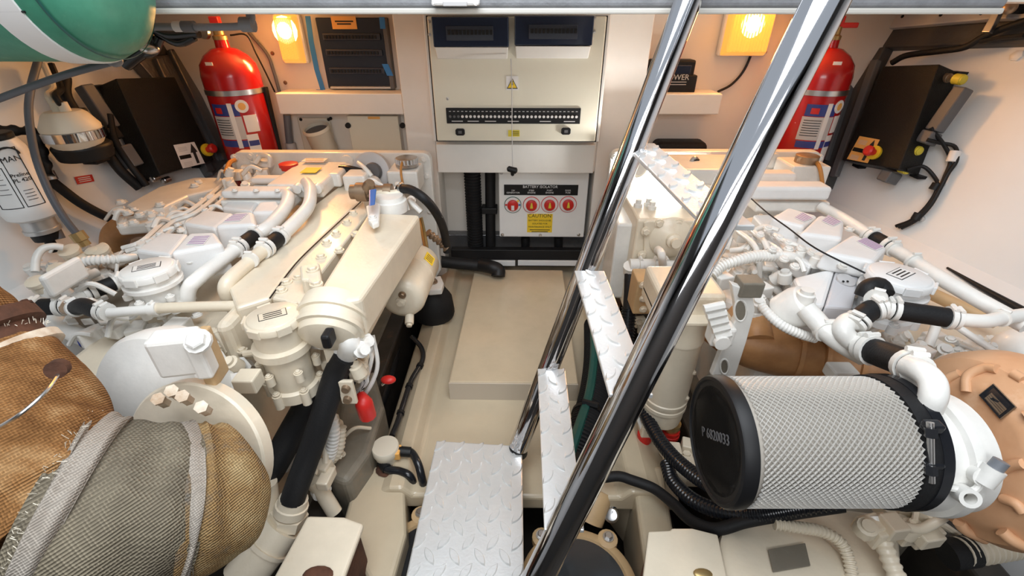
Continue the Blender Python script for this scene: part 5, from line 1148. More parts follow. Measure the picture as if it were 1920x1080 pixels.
# square gear cover with bolted plate
gx0, gx1, gzt, gzb = rectY(1196, 411, 1322, 585, 1.65); gcv = boxY(MB(), gx0, gx1, gzt, gzb, 1.65, 1.98).build('gear_cover', 'engine_cream', E, False, .012, 3)
pq = [P(u, v, y=1.65) for u, v in ((1206, 416), (1212, 411), (1318, 411), (1320, 556), (1206, 562))]
MB().prism(pq, (0, -.014, 0)).build('cover_plate', 'engine_cream', gcv, False, .008, 3)
for u, v in ((1236, 419), (1271, 419), (1211, 434), (1204, 478), (1210, 540), (1300, 430), (1232, 556)): bolt(P(u, v, y=1.635), -Y, .014, 'engine_cream', gcv)
MB().lathe(P(1258, 446, y=1.636), Vector((0, -1, .1)), [(0, .085), (.02, .065), (.03, .03), (.045, .028), (.05, .018), (.07, .018)], 26).build('shaft_boss', 'engine_cream', gcv)
for u, v in ((1196, 387), (1222, 391), (1215, 385), (1286, 390), (1300, 384), (1308, 392)): MB().lathe(P(u, v, z=.59), Z, [(-.01, .018), (.012, .018), (.014, .012), (.03, .012)], 12).build('stud', 'engine_white', gcv)
fbox('flank_plate', 1158, 420, 1196, 560, 1.72, .2, 'engine_white', E, .01)
# water fittings at the inboard front
ptube('water_pipe', [(1180, 497, .42), (1215, 497, .42), (1255, 500, .42), (1300, 500, .42)], 12, 'engine_white', E, 16)
for u in (1200, 1228, 1248): pclamp(u, 498, .42, u + 8, 498, 13.5, E, 6)
ptube('water_elbow', [(1234, 468, .50), (1240, 476, .52), (1243, 500, .46), (1245, 530, .40)], 7.5, 'engine_white', E); MB().ball(P(1234, 470, z=.5), .016).build('knob', 'engine_white', E)
ptube('drop_fitting', [(1184, 498, .42), (1184, 512, .38)], 15, 'engine_white', E); ptube('drop_hose', [(1183, 510, .39), (1182, 545, .33), (1180, 580, .27)], 12, 'black_rubber', E, 16); ptube('drop_hose', [(1180, 578, .27), (1176, 620, .20), (1172, 680, .10)], 13.5, 'black_gloss', E, 16, 8, .012, .09)
fbox('bolted_flange', 1196, 528, 1232, 590, 1.40, .1, 'tan_ring', E, .006)
for u, v in ((1206, 535), (1224, 555), (1206, 580), (1206, 560)): bolt(P(u, v, y=1.40), -Y, .011, 'engine_cream', E)
greebles(16, [(1195, 590), (1235, 590), (1235, 690), (1195, 650)], .1, .25, E, 41, 'engine_cream', kinds=('bolt', 'boss', 'casting'))
# oil filter column
c0 = P(1283, 590, z=.50); rr = 45 * mpp(c0); zb = .06
of = MB().lathe((c0.x, c0.y, zb), Z, [(0, rr * .7), (.012, rr * .92), (.04, rr * .97), (.075, rr * .97), (.077, rr * 1.03), (.09, rr * 1.03), (.092, rr * .98), (.10, rr * 1.02), (.115, rr * 1.02), (.118, rr * .97), (.36, rr * .96), (.362, rr * 1.0), (.372, rr * 1.0), (.374, rr * .98), (.47, rr * .98)], 40).build('oil_filter', 'engine_cream', E)
MB().box((c0.x - .01, c0.y + .03, .55), (.19, .18, .11)).build('filter_head', 'engine_cream', of, False, .014, 3)
MB().box((c0.x, c0.y, .535), (.21, .20, .012)).build('head_rim', 'engine_cream', of, False, .003)
for dz in (.2, .31): bolt((c0.x + rr * .75, c0.y - rr * .62, dz), Vector((.7, -.7, 0)), .007, 'engine_cream', of)
MB().box((c0.x - .04, c0.y - .02, .035), (.06, .06, .05)).build('drain_block', 'engine_cream', of, False, .006)
MB().lathe((c0.x + .04, c0.y - .02, .06), -Z, [(0, .03), (.02, .03), (.022, .024), (.035, .024)], 14).build('drain_neck', 'brass', of); MB().lathe((c0.x + .04, c0.y - .02, .025), -Z, [(0, .032), (.015, .032), (.016, .034), (.03, .034)], 16).build('red_ring', 'red_plastic', of)
MB().lathe((c0.x - .05, c0.y - .03, .012), -Z, [(0, .026), (.03, .026)], 14).build('red_ring', 'red_plastic', of)
MB().tube(spline([Vector((c0.x - rr - .005, c0.y - .01, .17)), Vector((c0.x - rr - .015, c0.y - .02, .1)), Vector((c0.x - rr + .01, c0.y - .03, .03))]), .007, 8).build('filter_strap', 'engine_white', of)
# lifting eye bracket with two holes
yb_ = P(1380, 620, z=.545).y
ol = [P(u, v, y=yb_) for u, v in ((1372, 533), (1392, 540), (1412, 556), (1416, 582), (1400, 640), (1378, 708), (1334, 706), (1352, 660), (1380, 598), (1378, 570))]
def hole(u, v, ru, rv): return [P(u + math.cos(t_) * ru, v + math.sin(t_) * rv, y=yb_) for t_ in (2 * math.pi * k / 16 for k in range(16))]
bk = MB().prism(ol, (0, .022, 0)).build('lifting_eye', 'engine_white', E, False, .003)
for h_ in (hole(1388, 582, 10, 18), hole(1358, 687, 6.5, 12)): MB().prism([p - Y * .001 for p in h_], (0, .004, 0)).build('eye_hole', 'engine_shade', bk, False)
for h_, g in ((hole(1388, 582, 11.5, 20), 0), (hole(1358, 687, 8, 14), 0)): MB().tube(h_ + [h_[0]], .003, 6).build('eye_rim', 'engine_white', bk)
cl = MB(); 
for k in range(5):
    a = P(1320 + k * 5, 580 + k * 13, y=yb_ - .03); b = P(1358 + k * 3, 572 + k * 13, y=yb_ - .03); cl.tube([a, b], .012, 8)
cl.build('ribbed_clamp', 'engine_white', E)
fbox('clamp_block', 1340, 618, 1374, 652, yb_ - .03, .05, 'engine_white', E, .008); fbox('bracket_arm', 1394, 532, 1428, 560, yb_ - .01, .05, 'engine_shade', E, .004)
MB().lathe(P(1352, 640, y=yb_ - .035), -Y, [(0, .022), (.012, .02)], 14).build('pivot', 'engine_white', E)
# exhaust manifold
mb = MB(); mb.tube(spline([P(1345, 600, z=.42), P(1400, 640, z=.38), P(1470, 660, z=.37), P(1560, 680, z=.36), P(1660, 700, z=.37), P(1760, 720, z=.38)]), 47 * mpp(P(1470, 660, z=.37)), 24); mf = mb.build('exhaust_manifold', 'manifold', E)
for u in (1490, 1536, 1600): a = P(u, 664 + (u - 1490) * .2, z=.37); band(a, P(u + 20, 668 + (u - 1490) * .2, z=.37) - a, 47.5 * mpp(a), .012, 'manifold', mf, 'manifold_ring')
for pl_ in ([(1410, 590, .44), (1415, 615, .44), (1420, 640, .42)], [(1345, 548, .44), (1370, 575, .42), (1400, 610, .40)]): ptube('manifold_runner', pl_, 28, 'manifold', mf, 18)
fbox('manifold_foot', 1568, 700, 1605, 720, .93, .05, 'engine_white', E, .005)
# corrugated and braided lines
ptube('breather_hose', [(1334, 516, .60), (1352, 500, .62), (1385, 488, .64), (1420, 480, .65), (1466, 480, .65)], 10, 'engine_white', E, 14, 8, .0095)
ptube('breather_end', [(1460, 480, .65), (1485, 482, .65), (1500, 486, .63)], 10, 'engine_white', E)
ptube('braided_hose', [(1422, 566, .60), (1440, 588, .59), (1466, 610, .575), (1500, 626, .56), (1528, 634, .545)], 9, 'engine_white', E, 12, 6, .008, .07)
for k, pl_ in enumerate(([(1385, 435, .62), (1410, 455, .64), (1422, 480, .62), (1424, 520, .55)], [(1400, 425, .63), (1430, 450, .65), (1440, 470, .64)], [(1370, 470, .58), (1395, 465, .6), (1420, 440, .63)], [(1378, 485, .56), (1400, 500, .57), (1450, 505, .58)], [(1445, 500, .58), (1465, 520, .57), (1490, 545, .55)], [(1455, 510, .57), (1450, 535, .55), (1475, 560, .52)], [(1365, 510, .53), (1385, 530, .52), (1400, 545, .50)])):
    ptube('fuel_line', pl_, 5.5 if k < 5 else 7, 'engine_white', E, 10)
greebles(70, [(1345, 450), (1400, 405), (1450, 400), (1500, 440), (1530, 480), (1500, 520), (1500, 560), (1430, 570), (1390, 540), (1350, 520)], .50, .62, E, 44, kinds=('bolt', 'pipe', 'boss', 'casting'))
plate('intake_flank', [(1330, 480), (1380, 410), (1440, 398), (1520, 450), (1500, 560), (1420, 590), (1350, 560)], .50, .1, 'engine_white', E, .02)
# rocker covers along the crest
rocker_cover([(1444, 408), (1508, 424), (1534, 404), (1478, 388)], .69, .09, None, .66, [(1489, 408), (1507, 416), (1524, 409), (1505, 398)], E)
rocker_cover([(1500, 436), (1580, 446), (1584, 412), (1536, 402)], .70, .10, None, .67, [(1540, 414), (1562, 424), (1578, 416), (1553, 403)], E)
rocker_cover([(1544, 472), (1640, 490), (1664, 462), (1598, 438)], .70, .055, None, .67, [(1606, 452), (1642, 470), (1658, 463), (1622, 445)], E)
plate('side_cover', [(1412, 402), (1448, 402), (1545, 470), (1520, 500), (1470, 470)], .645, .06, 'valve_grey', E, .008)
plate('side_cover', [(1490, 455), (1550, 474), (1625, 508), (1600, 512), (1520, 490)], .64, .06, 'valve_grey', E, .008)
ptube('gasket_line', [(1408, 372, .70), (1440, 400, .70), (1480, 429, .70), (1530, 466, .70), (1622, 512, .69)], 1.4, 'black', E, 6)
for u, v in ((1478, 468), (1500, 440), (1512, 470), (1560, 482), (1590, 494), (1610, 505), (1540, 452), (1592, 430), (1644, 484)): bolt(P(u, v, z=.66), Z, .011, 'engine_white', E)
for k, pl_ in enumerate(([(1452, 440, .66), (1470, 452, .67), (1500, 462, .67), (1522, 470, .66)], [(1440, 455, .64), (1462, 470, .65), (1480, 490, .63)], [(1418, 430, .65), (1436, 425, .67), (1460, 432, .67)], [(1480, 478, .65), (1500, 490, .65), (1508, 510, .63)])): ptube('fuel_line', pl_, 4.5, 'engine_white', E, 8)
for u, v in ((1462, 446), (1478, 455), (1502, 466), (1522, 474), (1448, 468), (1470, 486), (1490, 500), (1425, 440), (1440, 428), (1555, 488), (1580, 500)): bolt(P(u, v, z=.672), Vector((.1, -.2, 1)), .010, 'engine_white', E)
for u, v, r_ in ((1530, 488, 12), (1552, 494, 12), (1500, 476, 10)): MB().lathe(P(u, v, z=.655), Z, [(-.02, r_ * .0014), (.01, r_ * .0014), (.012, r_ * .001), (.022, r_ * .001)], 12).build('boss', 'engine_white', E)
# control box with round port
q = [P(1512, 572, z=.625), P(1546, 572, z=.625), P(1568, 500, z=.65), P(1488, 520, z=.63)]
MB().hexa(q, [p - Z * .1 for p in q]).build('ecu_cover', 'valve_grey', E, False, .008)
q = [P(1547, 574, z=.625), P(1598, 578, z=.62), P(1614, 514, z=.645), P(1569, 501, z=.65)]
eb = MB().hexa(q, [p - Z * .1 for p in q]).build('port_box', 'port_grey', E, False, .006)
MB().lathe(P(1585, 527, z=.640), Vector((.05, -.3, 1)), [(0, .024), (.006, .024), (.007, .02)], 22).build('round_port', 'label_grey', eb)
for du in (-4, 4): MB().lathe(P(1585 + du, 528, z=.647), Vector((.05, -.3, 1)), [(0, .003), (.002, .003)], 8).build('port_pin', 'black', eb)
filler(1689, 513, .70, 54, .14, E, 'valve_grey', ang=.3)
# hoses round the filler
psleeve([(1622, 556, .67), (1630, 541, .69), (1648, 538, .69), (1656, 553, .68)], 18, E, clamps=False)
ptube('tee', [(1642, 552, .685), (1642, 566, .67), (1648, 580, .66)], 15, 'engine_white', E); pclamp(1642, 560, .68, 1642, 572, 17, E, 7)
ptube('tee', [(1640, 578, .66), (1660, 578, .66), (1680, 582, .66)], 15, 'engine_white', E)
psleeve([(1672, 580, .66), (1710, 586, .66), (1745, 591, .66), (1786, 597, .66)], 18, E); psleeve([(1646, 578, .66), (1632, 582, .655), (1616, 594, .645), (1606, 604, .635)], 19, E)
ptube('return_pipe', [(1784, 597, .66), (1820, 601, .66), (1850, 602, .66), (1880, 596, .66), (1925, 590, .66)], 13, 'engine_white', E, 16); pclamp(1878, 596, .66, 1890, 592, 15, E, 8)
ptube('white_elbow', [(1608, 602, .635), (1590, 604, .63), (1580, 618, .62), (1592, 636, .60), (1626, 656, .58)], 18, 'engine_white', E, 18)
psleeve([(1626, 654, .60), (1655, 665, .615), (1690, 678, .64), (1712, 690, .655)], 24, E, 'black_rubber', wpx=12)
MB().tube(spline([P(1704, 687, d=.92), P(1728, 697, d=.885), P(1747, 715, d=.86), P(1750, 740, d=.85), P(1740, 766, d=.86)]), .0225, 18).build('white_elbow', 'engine_white', E)
MB().prism([P(u, v, d=.868) for u, v in ((1712, 752), (1764, 758), (1770, 772), (1758, 784), (1714, 776))], (0, .02, -.02)).build('elbow_flange', 'engine_white', E, False, .003)
MB().lathe(P(1500, 574, z=.61), Vector((.4, -.4, .7)), [(-.05, .05), (.0, .055), (.02, .05), (.03, .035)], 26).build('thermostat', 'engine_white', E); MB().lathe(P(1511, 553, z=.655), Z, [(-.02, .022), (.004, .022), (.006, .016), (.016, .016)], 16).build('thermostat_cap', 'engine_white', E)
ptube('thermostat_pipe', [(1510, 578, .63), (1528, 598, .615), (1552, 624, .595), (1580, 645, .575), (1620, 668, .55)], 18, 'engine_white', E, 18); pclamp(1548, 620, .598, 1560, 632, 19.5, E, 12)
# long coolant pipe beside the hull
ptube('coolant_pipe', [(1540, 388, .66), (1570, 404, .66), (1606, 426, .66), (1634, 444, .66)], 10.5, 'engine_white', E, 16); psleeve([(1632, 443, .66), (1650, 453, .66), (1670, 464, .66)], 13.5, E)
ptube('coolant_pipe', [(1668, 463, .66), (1710, 488, .66), (1760, 520, .66), (1830, 560, .65), (1925, 612, .64)], 13, 'engine_white', E, 16); pclamp(1712, 490, .66, 1726, 498, 14.5, E, 5, name='pipe_band')
plate('outboard_deck', [(1600, 470), (1680, 480), (1760, 530), (1925, 625), (1925, 700), (1740, 690), (1640, 640), (1600, 600)], .46, .06, 'engine_cream', E, .01)
ptube('trough', [(1745, 550, .52), (1800, 575, .52), (1870, 605, .52)], 12, 'tan_ring', E)
ptube('drain_line', [(1786, 606, .57), (1830, 636, .55), (1880, 668, .54), (1930, 700, .53)], 6.5, 'engine_white', E); ptube('drain_line', [(1740, 650, .5), (1752, 620, .53), (1758, 600, .55)], 8, 'engine_white', E)
MB().ball(P(1925, 660, z=.50), 50 * mpp(P(1925, 660, z=.5)), 1, 1, .8, 22, 14).build('expansion_dome', 'engine_white', E)
greebles(44, [(1660, 610), (1780, 615), (1880, 640), (1860, 670), (1760, 670), (1690, 660)], .44, .52, E, 47, kinds=('bolt', 'pipe', 'boss', 'casting'))
greebles(14, [(1620, 530), (1660, 560), (1640, 600), (1600, 570)], .52, .57, E, 48, kinds=('bolt', 'boss'))
# ---- compressor casting
FA = P(1343, 824, d=.94); FB = P(1662, 824, d=.94); fx = (FB - FA).normalized(); fx = Vector((fx.x, fx.y, 0)).normalized()
CR = P(1712, 842, d=.95)
CW = MB().lathe(CR - fx * .02, fx, [(-.05, .100), (-.02, .110), (0, .116), (.02, .118), (.024, .128), (.034, .130), (.042, .130), (.044, .122), (.08, .12)], 60).build('compressor_inlet', 'engine_white', E)
OC = P(1842, 836, d=1.0); ORr = 172 * 1.0 / F
mb = MB(); mb.lathe(OC - fx * .06, fx, [(-.0, ORr * .66), (.004, ORr * .76), (.02, ORr * .84), (.03, ORr * .95), (.06, ORr * 1.02), (.11, ORr * 1.04), (.16, ORr * .98), (.20, ORr * .8)], 60); tc_ = mb.build('compressor_housing', 'turbo_orange', E)
for k in range(7):
    q_ = -1.2 + k * .55; a_, b_ = ortho(fx); d_ = a_ * math.cos(q_) + b_ * math.sin(q_); p0 = OC + d_ * ORr * .82 - fx * .055; p1 = OC + d_ * ORr * 1.0 + fx * .0
    MB().tube(spline([p0, p0.lerp(p1, .5) - fx * .012, p1]), [.008, .012, .014] if False else .012, 10).build('casting_rib', 'turbo_orange', tc_)
from mathutils.bvhtree import BVHTree
tvx = BVHTree.FromPolygons([Vector(p) for p in mb.v], mb.f)
def onvol(u, v, off): h = tvx.ray_cast(CAM, ray(u, v).normalized()); return (h[0] - ray(u, v).normalized() * off) if h[0] else P(u, v, d=.85)
def quadv(pts, off):
    c_ = [onvol(u, v, off) for u, v in pts]; n_ = (c_[2] - c_[0]).cross(c_[3] - c_[1]).normalized(); n_ = n_ if n_.dot(CAM - c_[0]) > 0 else -n_
    return c_, n_
qv, nv = quadv([(1836, 741), (1864, 719), (1908, 764), (1877, 788)], .006)
MB().prism(qv, nv * .003).build('name_plate', 'bronze', tc_, False, .001)
cc = sum(qv, Vector()) / 4; q2 = [cc + (p - cc) * .93 + nv * .0034 for p in qv]; MB().prism(q2, nv * .0006).build('plate_print', 'black_gloss', tc_, False)
def pt(a_, b_, off): return q2[0].lerp(q2[1], a_).lerp(q2[3].lerp(q2[2], a_), b_) + nv * off
MB().prism([pt(.12, .2, .0008), pt(.62, .2, .0008), pt(.62, .92, .0008), pt(.12, .92, .0008)], nv * .0005).build('plate_field', 'bronze', tc_, False)
for k in range(4): MB().prism([pt(.14 + .12 * k, .22, .0015), pt(.16 + .12 * k, .22, .0015), pt(.16 + .12 * k, .9, .0015), pt(.14 + .12 * k, .9, .0015)], nv * .0003).build('print_line', 'print_black', tc_, False)
for arc in ([(1760, 742), (1775, 712), (1800, 700)], [(1812, 735), (1815, 705), (1845, 690), (1870, 692)], [(1900, 700), (1920, 712)], [(1880, 880), (1900, 872), (1920, 870)], [(1880, 935), (1905, 945), (1920, 962)]):
    MB().tube(spline([onvol(u, v, .002) for u, v in arc]), .010, 10).build('casting_rib', 'turbo_orange', tc_)
for u, v, ax_ in ((1838, 892, Vector((-.3, -.8, .5))), (1812, 930, Vector((-.3, -.8, .5)))):
    mb = MB(); c = P(u, v, d=.82); mb.lathe(c, ax_, [(-.015, .017), (.012, .017), (.012, .010), (-.015, .010)], 18, False); mb.build('clamp_eye', 'engine_white', E)
a = P(1842, 905, d=.815); b = P(1866, 878, d=.805); MB().tube([a, b], .017, 14).build('clamp_screw', 'engine_white', E); MB().tube([b, b + (b - a) * .5], .012, 10).build('screw_end', 'grey_pipe', E)
MB().tube(spline([P(1840, 860, d=.83), P(1836, 880, d=.82), P(1838, 905, d=.815), P(1822, 920, d=.82), P(1780, 915, d=.83), P(1740, 905, d=.83)]), .006, 8).build('v_band', 'engine_white', E)
# ---- air filter
AF = thing('air_filter', 'cylindrical air filter in silvery expanded mesh with black end cap', 'air filter', FA + fx * .2 - Z * .13)
RF = .1285; LF = (FB - FA).length
MB().lathe(FA + fx * .02, fx, [(0, RF * .955), (LF - .01, RF * .955)], 64).build('pleated_core', 'pleats', AF)
a_, b_ = ortho(fx); NW = 64; mbw = MB(); w0 = .03; w1 = LF - .03; steps = 26; tw = 2 * math.pi * 26 / NW
for dirn in (1, -1):
    for k in range(NW):
        pts = []
        for i in range(steps * 1 + 1):
            f_ = i / steps; q_ = 2 * math.pi * k / NW + dirn * tw * f_ * 1.0
            pts.append((FA + fx * (w0 + (w1 - w0) * f_), q_))
        vs = []; wd2 = .0011; 
        for c, q_ in pts:
            o_ = a_ * math.cos(q_) + b_ * math.sin(q_); t_ = -a_ * math.sin(q_) + b_ * math.cos(q_)
            vs += [c + o_ * (RF - .003) - t_ * wd2, c + o_ * (RF + .0008) - t_ * wd2 * .4, c + o_ * (RF + .0008) + t_ * wd2 * .4, c + o_ * (RF - .003) + t_ * wd2]
        fs = []
        for i in range(len(pts) - 1):
            for j in range(3): fs.append((i * 4 + j, i * 4 + j + 1, (i + 1) * 4 + j + 1, (i + 1) * 4 + j))
        mbw.add(vs, fs)
wm = mbw.build('wire_mesh', 'mesh_wire', AF); wm['kind'] = 'stuff'
ec = MB().lathe(FA, fx, [(-.004, RF * .80), (-.004, RF * .93), (-.008, RF * .95), (-.006, RF * 1.0), (.0, RF * 1.03), (.02, RF * 1.03), (.022, RF * .97)], 64).build('end_cap', 'black', AF)
MB().lathe(FA - fx * .004, fx, [(0, RF * .85), (.001, RF * .85)], 48).build('cap_face', 'black_rubber', ec)
upc = b_ if b_.z > 0 else -b_
rt3 = Vector((0, -1, 0)); rt3 = (rt3 - fx * rt3.dot(fx)).normalized()
text('P 6820033', FA - fx * .0055 + Z * .01, .030, (rt3 * .72 + Z * .62), (Z * .72 - rt3 * .62), 'grey_plastic', ec)
bb = MB().lathe(FB - fx * .035, fx, [(0, RF * .99), (.0, RF * 1.03), (.03, RF * 1.04), (.045, RF * 1.0), (.055, RF * .9)], 64).build('rubber_boot', 'black_rubber', AF)
cb2 = MB().lathe(FB - fx * .008, fx, [(0, RF * 1.0), (0, RF * 1.05), (.020, RF * 1.05), (.020, RF * 1.0)], 64).build('band_clamp', 'black_gloss', AF)
a = P(1748, 770, d=.82); 
for k, (u, v) in enumerate(((1748, 800), (1747, 872))): MB().box(P(u, v, d=.815), (.03, .02, .018)).build('clamp_lug', 'black_gloss', cb2, False, .003)
MB().tube([P(1744, 792, d=.808), P(1746, 905, d=.812)], .006, 10).build('clamp_bolt', 'steel', cb2)
for v in (810, 880): MB().tube([P(1745, v - 8, d=.806), P(1745.5, v + 10, d=.806)], .010, 6).build('clamp_nut', 'black_gloss', cb2)
# ---- gearbox and lines below
plate('gearbox', [(1365, 1000), (1420, 950), (1560, 945), (1690, 960), (1700, 1100), (1350, 1100)], .12, .3, 'engine_cream', E, .03, 4)
MB().lathe(P(1480, 1075, z=.13), Z, [(-.05, .16), (0, .155), (.012, .14), (.016, .10)], 40).build('gearbox_dome', 'engine_cream', E)
plate('gearbox_plate', [(1440, 1030), (1510, 1018), (1520, 1060), (1450, 1072)], .155, .004, 'engine_shade', E, .001)
gl = plate('gearbox_cover', [(1216, 996), (1257, 994), (1260, 990), (1298, 990), (1346, 1002), (1366, 1095), (1204, 1095)], .16, .02, 'engine_cream', E, .008, 3)
plate('cover_body', [(1222, 1002), (1340, 1006), (1350, 1095), (1196, 1095)], .138, .25, 'rust', E, .01); MB().ball(P(1318, 1076, z=.162), .016, 1.4, .8, .3).build('rust_lump', 'brass', gl)
ptube('corrugated_line', [(1452, 982, .20), (1490, 988, .20), (1540, 996, .19), (1575, 1016, .18), (1592, 1050, .16), (1600, 1100, .14)], 10, 'engine_cream', E, 14, 8, .010)
ptube('braided_hose', [(1640, 975, .22), (1652, 1005, .2), (1668, 1050, .18), (1690, 1100, .16)], 15, 'engine_cream', E, 14, 8, .016, .1); ptube('hose_ferrule', [(1636, 965, .23), (1644, 992, .21)], 18, 'engine_white', E)
greebles(30, [(1600, 950), (1740, 930), (1800, 970), (1720, 1000), (1620, 990)], .15, .26, E, 52, 'engine_cream', kinds=('bolt', 'pipe', 'boss', 'casting'), s=1.2)
ptube('selector_rod', [(1690, 985, .24), (1725, 992, .24), (1760, 975, .26), (1778, 960, .28)], 9, 'engine_cream', E)
ptube('exhaust_hose', [(1800, 1035, .15), (1840, 1030, .15), (1930, 1015, .15)], 24, 'engine_cream', E, 18, 6, .016, .1); ptube('hose_cuff', [(1775, 1040, .14), (1822, 1033, .15)], 27, 'black_rubber', E, 18)
greebles(16, [(1240, 830), (1300, 830), (1310, 900), (1260, 890)], .0, .1, E, 55, 'engine_cream', kinds=('bolt', 'casting', 'boss'))
# ================================================================== hoses and fittings on the floor
def hose(name, lab, pts, rpx, m, cor=0, amp=.1, seg=16, cat='hose'):
    w_ = [P(u, v, z=z) for u, v, z in pts]; r = rpx * mpp(w_[len(w_) // 2]); p = spline(w_, 8)
    mb = MB(); mb.corr(p, r, cor, amp, seg) if cor else mb.tube(p, r, seg)
    return tag(mb.build(name, m), lab, cat)
hose('corrugated_hose', 'upper glossy black corrugated hose curving under the air filter', [(1198, 740, .12), (1212, 780, .10), (1240, 830, .10), (1282, 875, .12), (1342, 914, .17), (1420, 935, .22), (1500, 935, .25)], 13.5, 'black_gloss', .011)
hose('corrugated_hose', 'lower glossy black corrugated hose below the air filter', [(1250, 870, .06), (1262, 902, .07), (1300, 938, .10), (1355, 960, .14), (1415, 965, .19), (1480, 955, .23), (1560, 940, .27)], 14, 'black_gloss', .011)
hose('smooth_hose', 'smooth black hose looping along the ledge to the right engine', [(1130, 896, .02), (1160, 893, .03), (1184, 900, .03), (1226, 916, .03), (1262, 944, .05), (1296, 976, .09), (1342, 992, .13), (1396, 978, .17), (1460, 966, .21), (1580, 948, .26)], 11, 'black_rubber')
t = thing('green_hose', 'dark ribbed suction hose with green stripe behind the ladder', 'hose', P(1085, 850, z=.0))
w_ = [P(u, v, z=z) for u, v, z in ((1118, 610, .06), (1120, 680, .06), (1112, 750, .06), (1094, 810, .06), (1078, 860, .04))]
p = spline(w_, 8); r = 27 * mpp(w_[2]); MB().corr(p, r, .012, .07, 18).build('hose', 'black_rubber', t)
st = [q + Vector((-.35, -.25, .9)).normalized() * r * 1.02 for q in p]; MB().tube(st, r * .32, 8).build('stripe', 'green_hose', t)
a = p[len(p) // 2 + 4]; b = p[len(p) // 2 + 5]; band(a, b - a, r * 1.06, .016, 'black', t, 'clamp')
# elbow hose over the hatch
t = thing('elbow_hose', 'black hose with elbow end resting on the hatch board', 'hose', P(930, 510, z=.06))
w_ = [P(u, v, z=z) for u, v, z in ((806, 488, .16), (840, 492, .13), (880, 496, .11), (910, 500, .10))]; MB().tube(spline(w_), 11 * mpp(w_[1]), 16).build('hose', 'black_rubber', t)
w_ = [P(u, v, z=z) for u, v, z in ((902, 497, .11), (922, 501, .115), (934, 507, .10), (934, 518, .075))]; MB().tube(spline(w_), 13 * mpp(w_[1]), 16).build('elbow', 'black', t)
# bilge float switch with its cables
t = thing('bilge_switch', 'round cream bilge switch on the walkway beside the step', 'bilge switch', P(724, 862, z=-.02))
c = P(722, 836, z=.055); rr = 25 * mpp(c); MB().lathe(c - Z * .085, Z, [(0, rr * .72), (.05, rr * .9), (.06, rr), (.083, rr), (.086, rr * .95)], 32).build('body', 'socket_cream', t)
MB().box(P(746, 848, z=.03), (.02, .04, .03)).build('terminal', 'orange_tag', t, False, .003); MB().ball(P(728, 880, z=-.015), .03, 1.4, 1, .3).build('rust_spot', 'rust', t)
for pts in ([(748, 846, .03), (770, 848, .025), (784, 870, .02), (792, 900, -.02), (800, 930, -.1)], [(716, 866, .0), (726, 880, .0), (750, 884, .0), (770, 895, -.01), (780, 925, -.1)]):
    w_ = [P(u, v, z=z) for u, v, z in pts]; MB().tube(spline(w_, 8), 7.5 * mpp(w_[0]), 10).build('cable', 'black_gloss', t); MB().tube(w_[:2], 9.5 * mpp(w_[0]), 10).build('cable_boot', 'black', t)
t = thing('walkway_cable', 'black cable with ties along the walkway edge by left engine', 'cable', P(760, 760, z=-.0))
w_ = [P(u, v, z=z) for u, v, z in ((772, 632, .012), (790, 652, .012), (792, 676, .012), (772, 712, .012), (758, 752, .012), (746, 790, .012), (735, 818, .03))]; p = spline(w_, 8); MB().tube(p, 5 * mpp(w_[3]), 10).build('cable', 'black_gloss', t)
for i in (26, 36, 18): MB().tube([p[i], p[i + 1]], 7 * mpp(w_[3]), 8).build('tie', 'black', t)
# sea strainers in the well
def strainer(u, v, z, rpx, lab, glass, bolts):
    c = P(u, v, z=z); r = rpx * mpp(c); t = thing('sea_strainer', lab, 'strainer', c - Z * .3, 'sea strainers')
    MB().lathe(c - Z * .3, Z, [(0, r * .8), (.27, r * .8), (.275, r * .95), (.28, r)], 48).build('body', 'tan_ring', t)
    MB().lathe(c - Z * .02, Z, [(-.01, r * 1.0), (.012, r * 1.0), (.02, r * .95), (.022, r * .84), (.01, r * .80), (.004, r * .5)], 56, False).build('lid_ring', 'tan_ring', t)
    MB().lathe(c - Z * .012, Z, [(0, r * .82), (.006, r * .82)], 48).build('lid_glass', glass, t)
    for a in bolts:
        d_ = Vector((math.cos(a), math.sin(a), 0)); lg = MB().lathe(c + d_ * r * 1.0 - Z * .025, Z, [(0, .030), (.026, .030), (.028, .026)], 16).build('ear', 'tan_ring', t); bolt(c + d_ * r * 1.02 + Z * .006, Z, .0125, 'steel', t)
    return t, c, r
strainer(812, 1068, -.08, 116, 'tan-rimmed sea strainer left of the step with dark lid', 'black_rubber', (1.95, .6, 3.6))
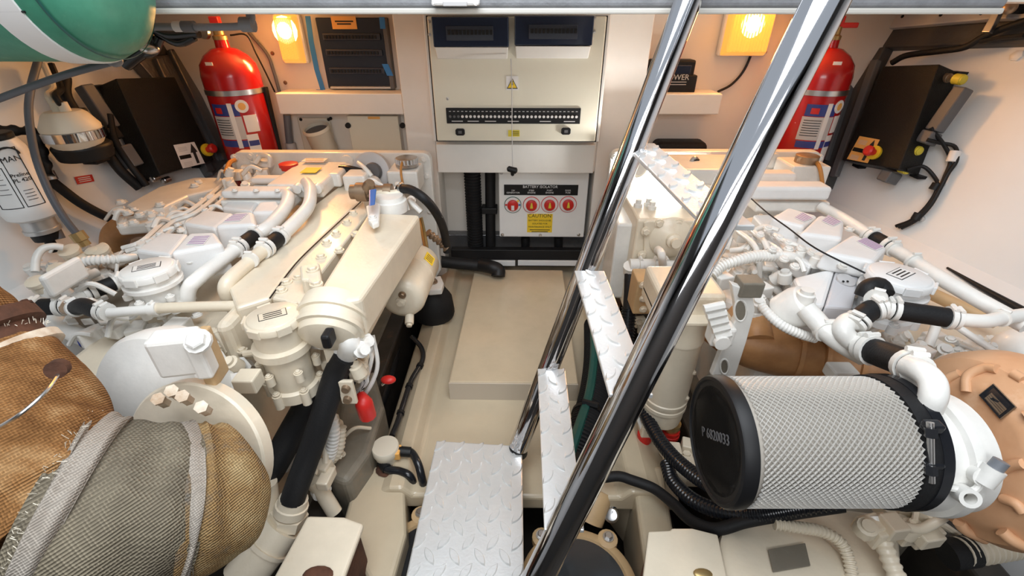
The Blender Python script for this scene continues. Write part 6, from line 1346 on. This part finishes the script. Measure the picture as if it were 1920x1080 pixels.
t, c, r = strainer(1086, 1098, -.08, 112, 'tan-rimmed sea strainer right of the step with glossy lid', 'glass_dark', (2.2, .92, 3.5))
MB().box(c + Vector((.02, -.03, .0)), (.12, .022, .02), -.6).build('handle', 'tan_ring', t, False, .004)
t = thing('strainer_elbow', 'tan pipe stub with dark cap behind right strainer', 'pipe', P(1110, 968, z=-.1)); MB().lathe(P(1102, 975, z=-.12), Vector((.3, .5, .5)), [(0, .05), (.09, .05), (.1, .045)], 20).build('stub', 'tan_ring', t)
MB().lathe(P(1145, 966, z=-.10), Vector((0, -.5, 1)), [(0, .022), (.01, .024), (.014, .018), (.012, .012)], 20).build('ring', 'steel', t); MB().tube(spline([P(1145, 966, z=-.10), P(1150, 940, z=-.08), P(1135, 925, z=-.06), P(1118, 922, z=-.06)]), .012, 10).build('loop', 'black_gloss', t)
# dark hose behind the port engine mount, down to the bilge
hose('bilge_hose', 'dark hose in the gap between left engine and walkway', [(745, 600, -.1), (735, 680, -.1), (700, 780, -.12), (650, 880, -.12)], 13, 'black_rubber')
t = tag(MB().tube(spline([P(1776, 502, z=.425), P(1850, 545, z=.422), P(1960, 606, z=.42)]), [.004 + .001 * k for k in range(13)], 10).build('shelf_hose', 'black'), 'thin black hose lying along the right hull shelf', 'hose')

# assumed glowing tube, added for the bright glow behind the right gear cover
mat('glow_white', (1.0, 0.99, 0.96), 0.4, emis=9.0)
a = P(1182, 348, y=2.02); b = P(1268, 342, y=2.02); b.z = a.z
t = thing('added_glow_tube', 'added glowing white tube behind the right engine gear cover', 'lamp', (a + b) / 2 - Z * .02)
MB().tube([a, b], .022, 16).build('tube', 'glow_white', t)
for p, s_ in ((a, -1), (b, 1)): MB().tube([p, p + X * .025 * s_], .025, 16).build('end_cap', 'label_white', t)
l = bpy.data.lights.new('added_glow_light', 'AREA'); l.shape = 'RECTANGLE'; l.size = .2; l.size_y = .03; l.energy = 7.0; l.color = (1, .98, .95)
o = bpy.data.objects.new('added_glow_light', l); COL.objects.link(o); o.location = (a + b) / 2 + Vector((0, -.03, .03)); o.rotation_euler = (math.radians(120), 0, 0); attach(o, t)
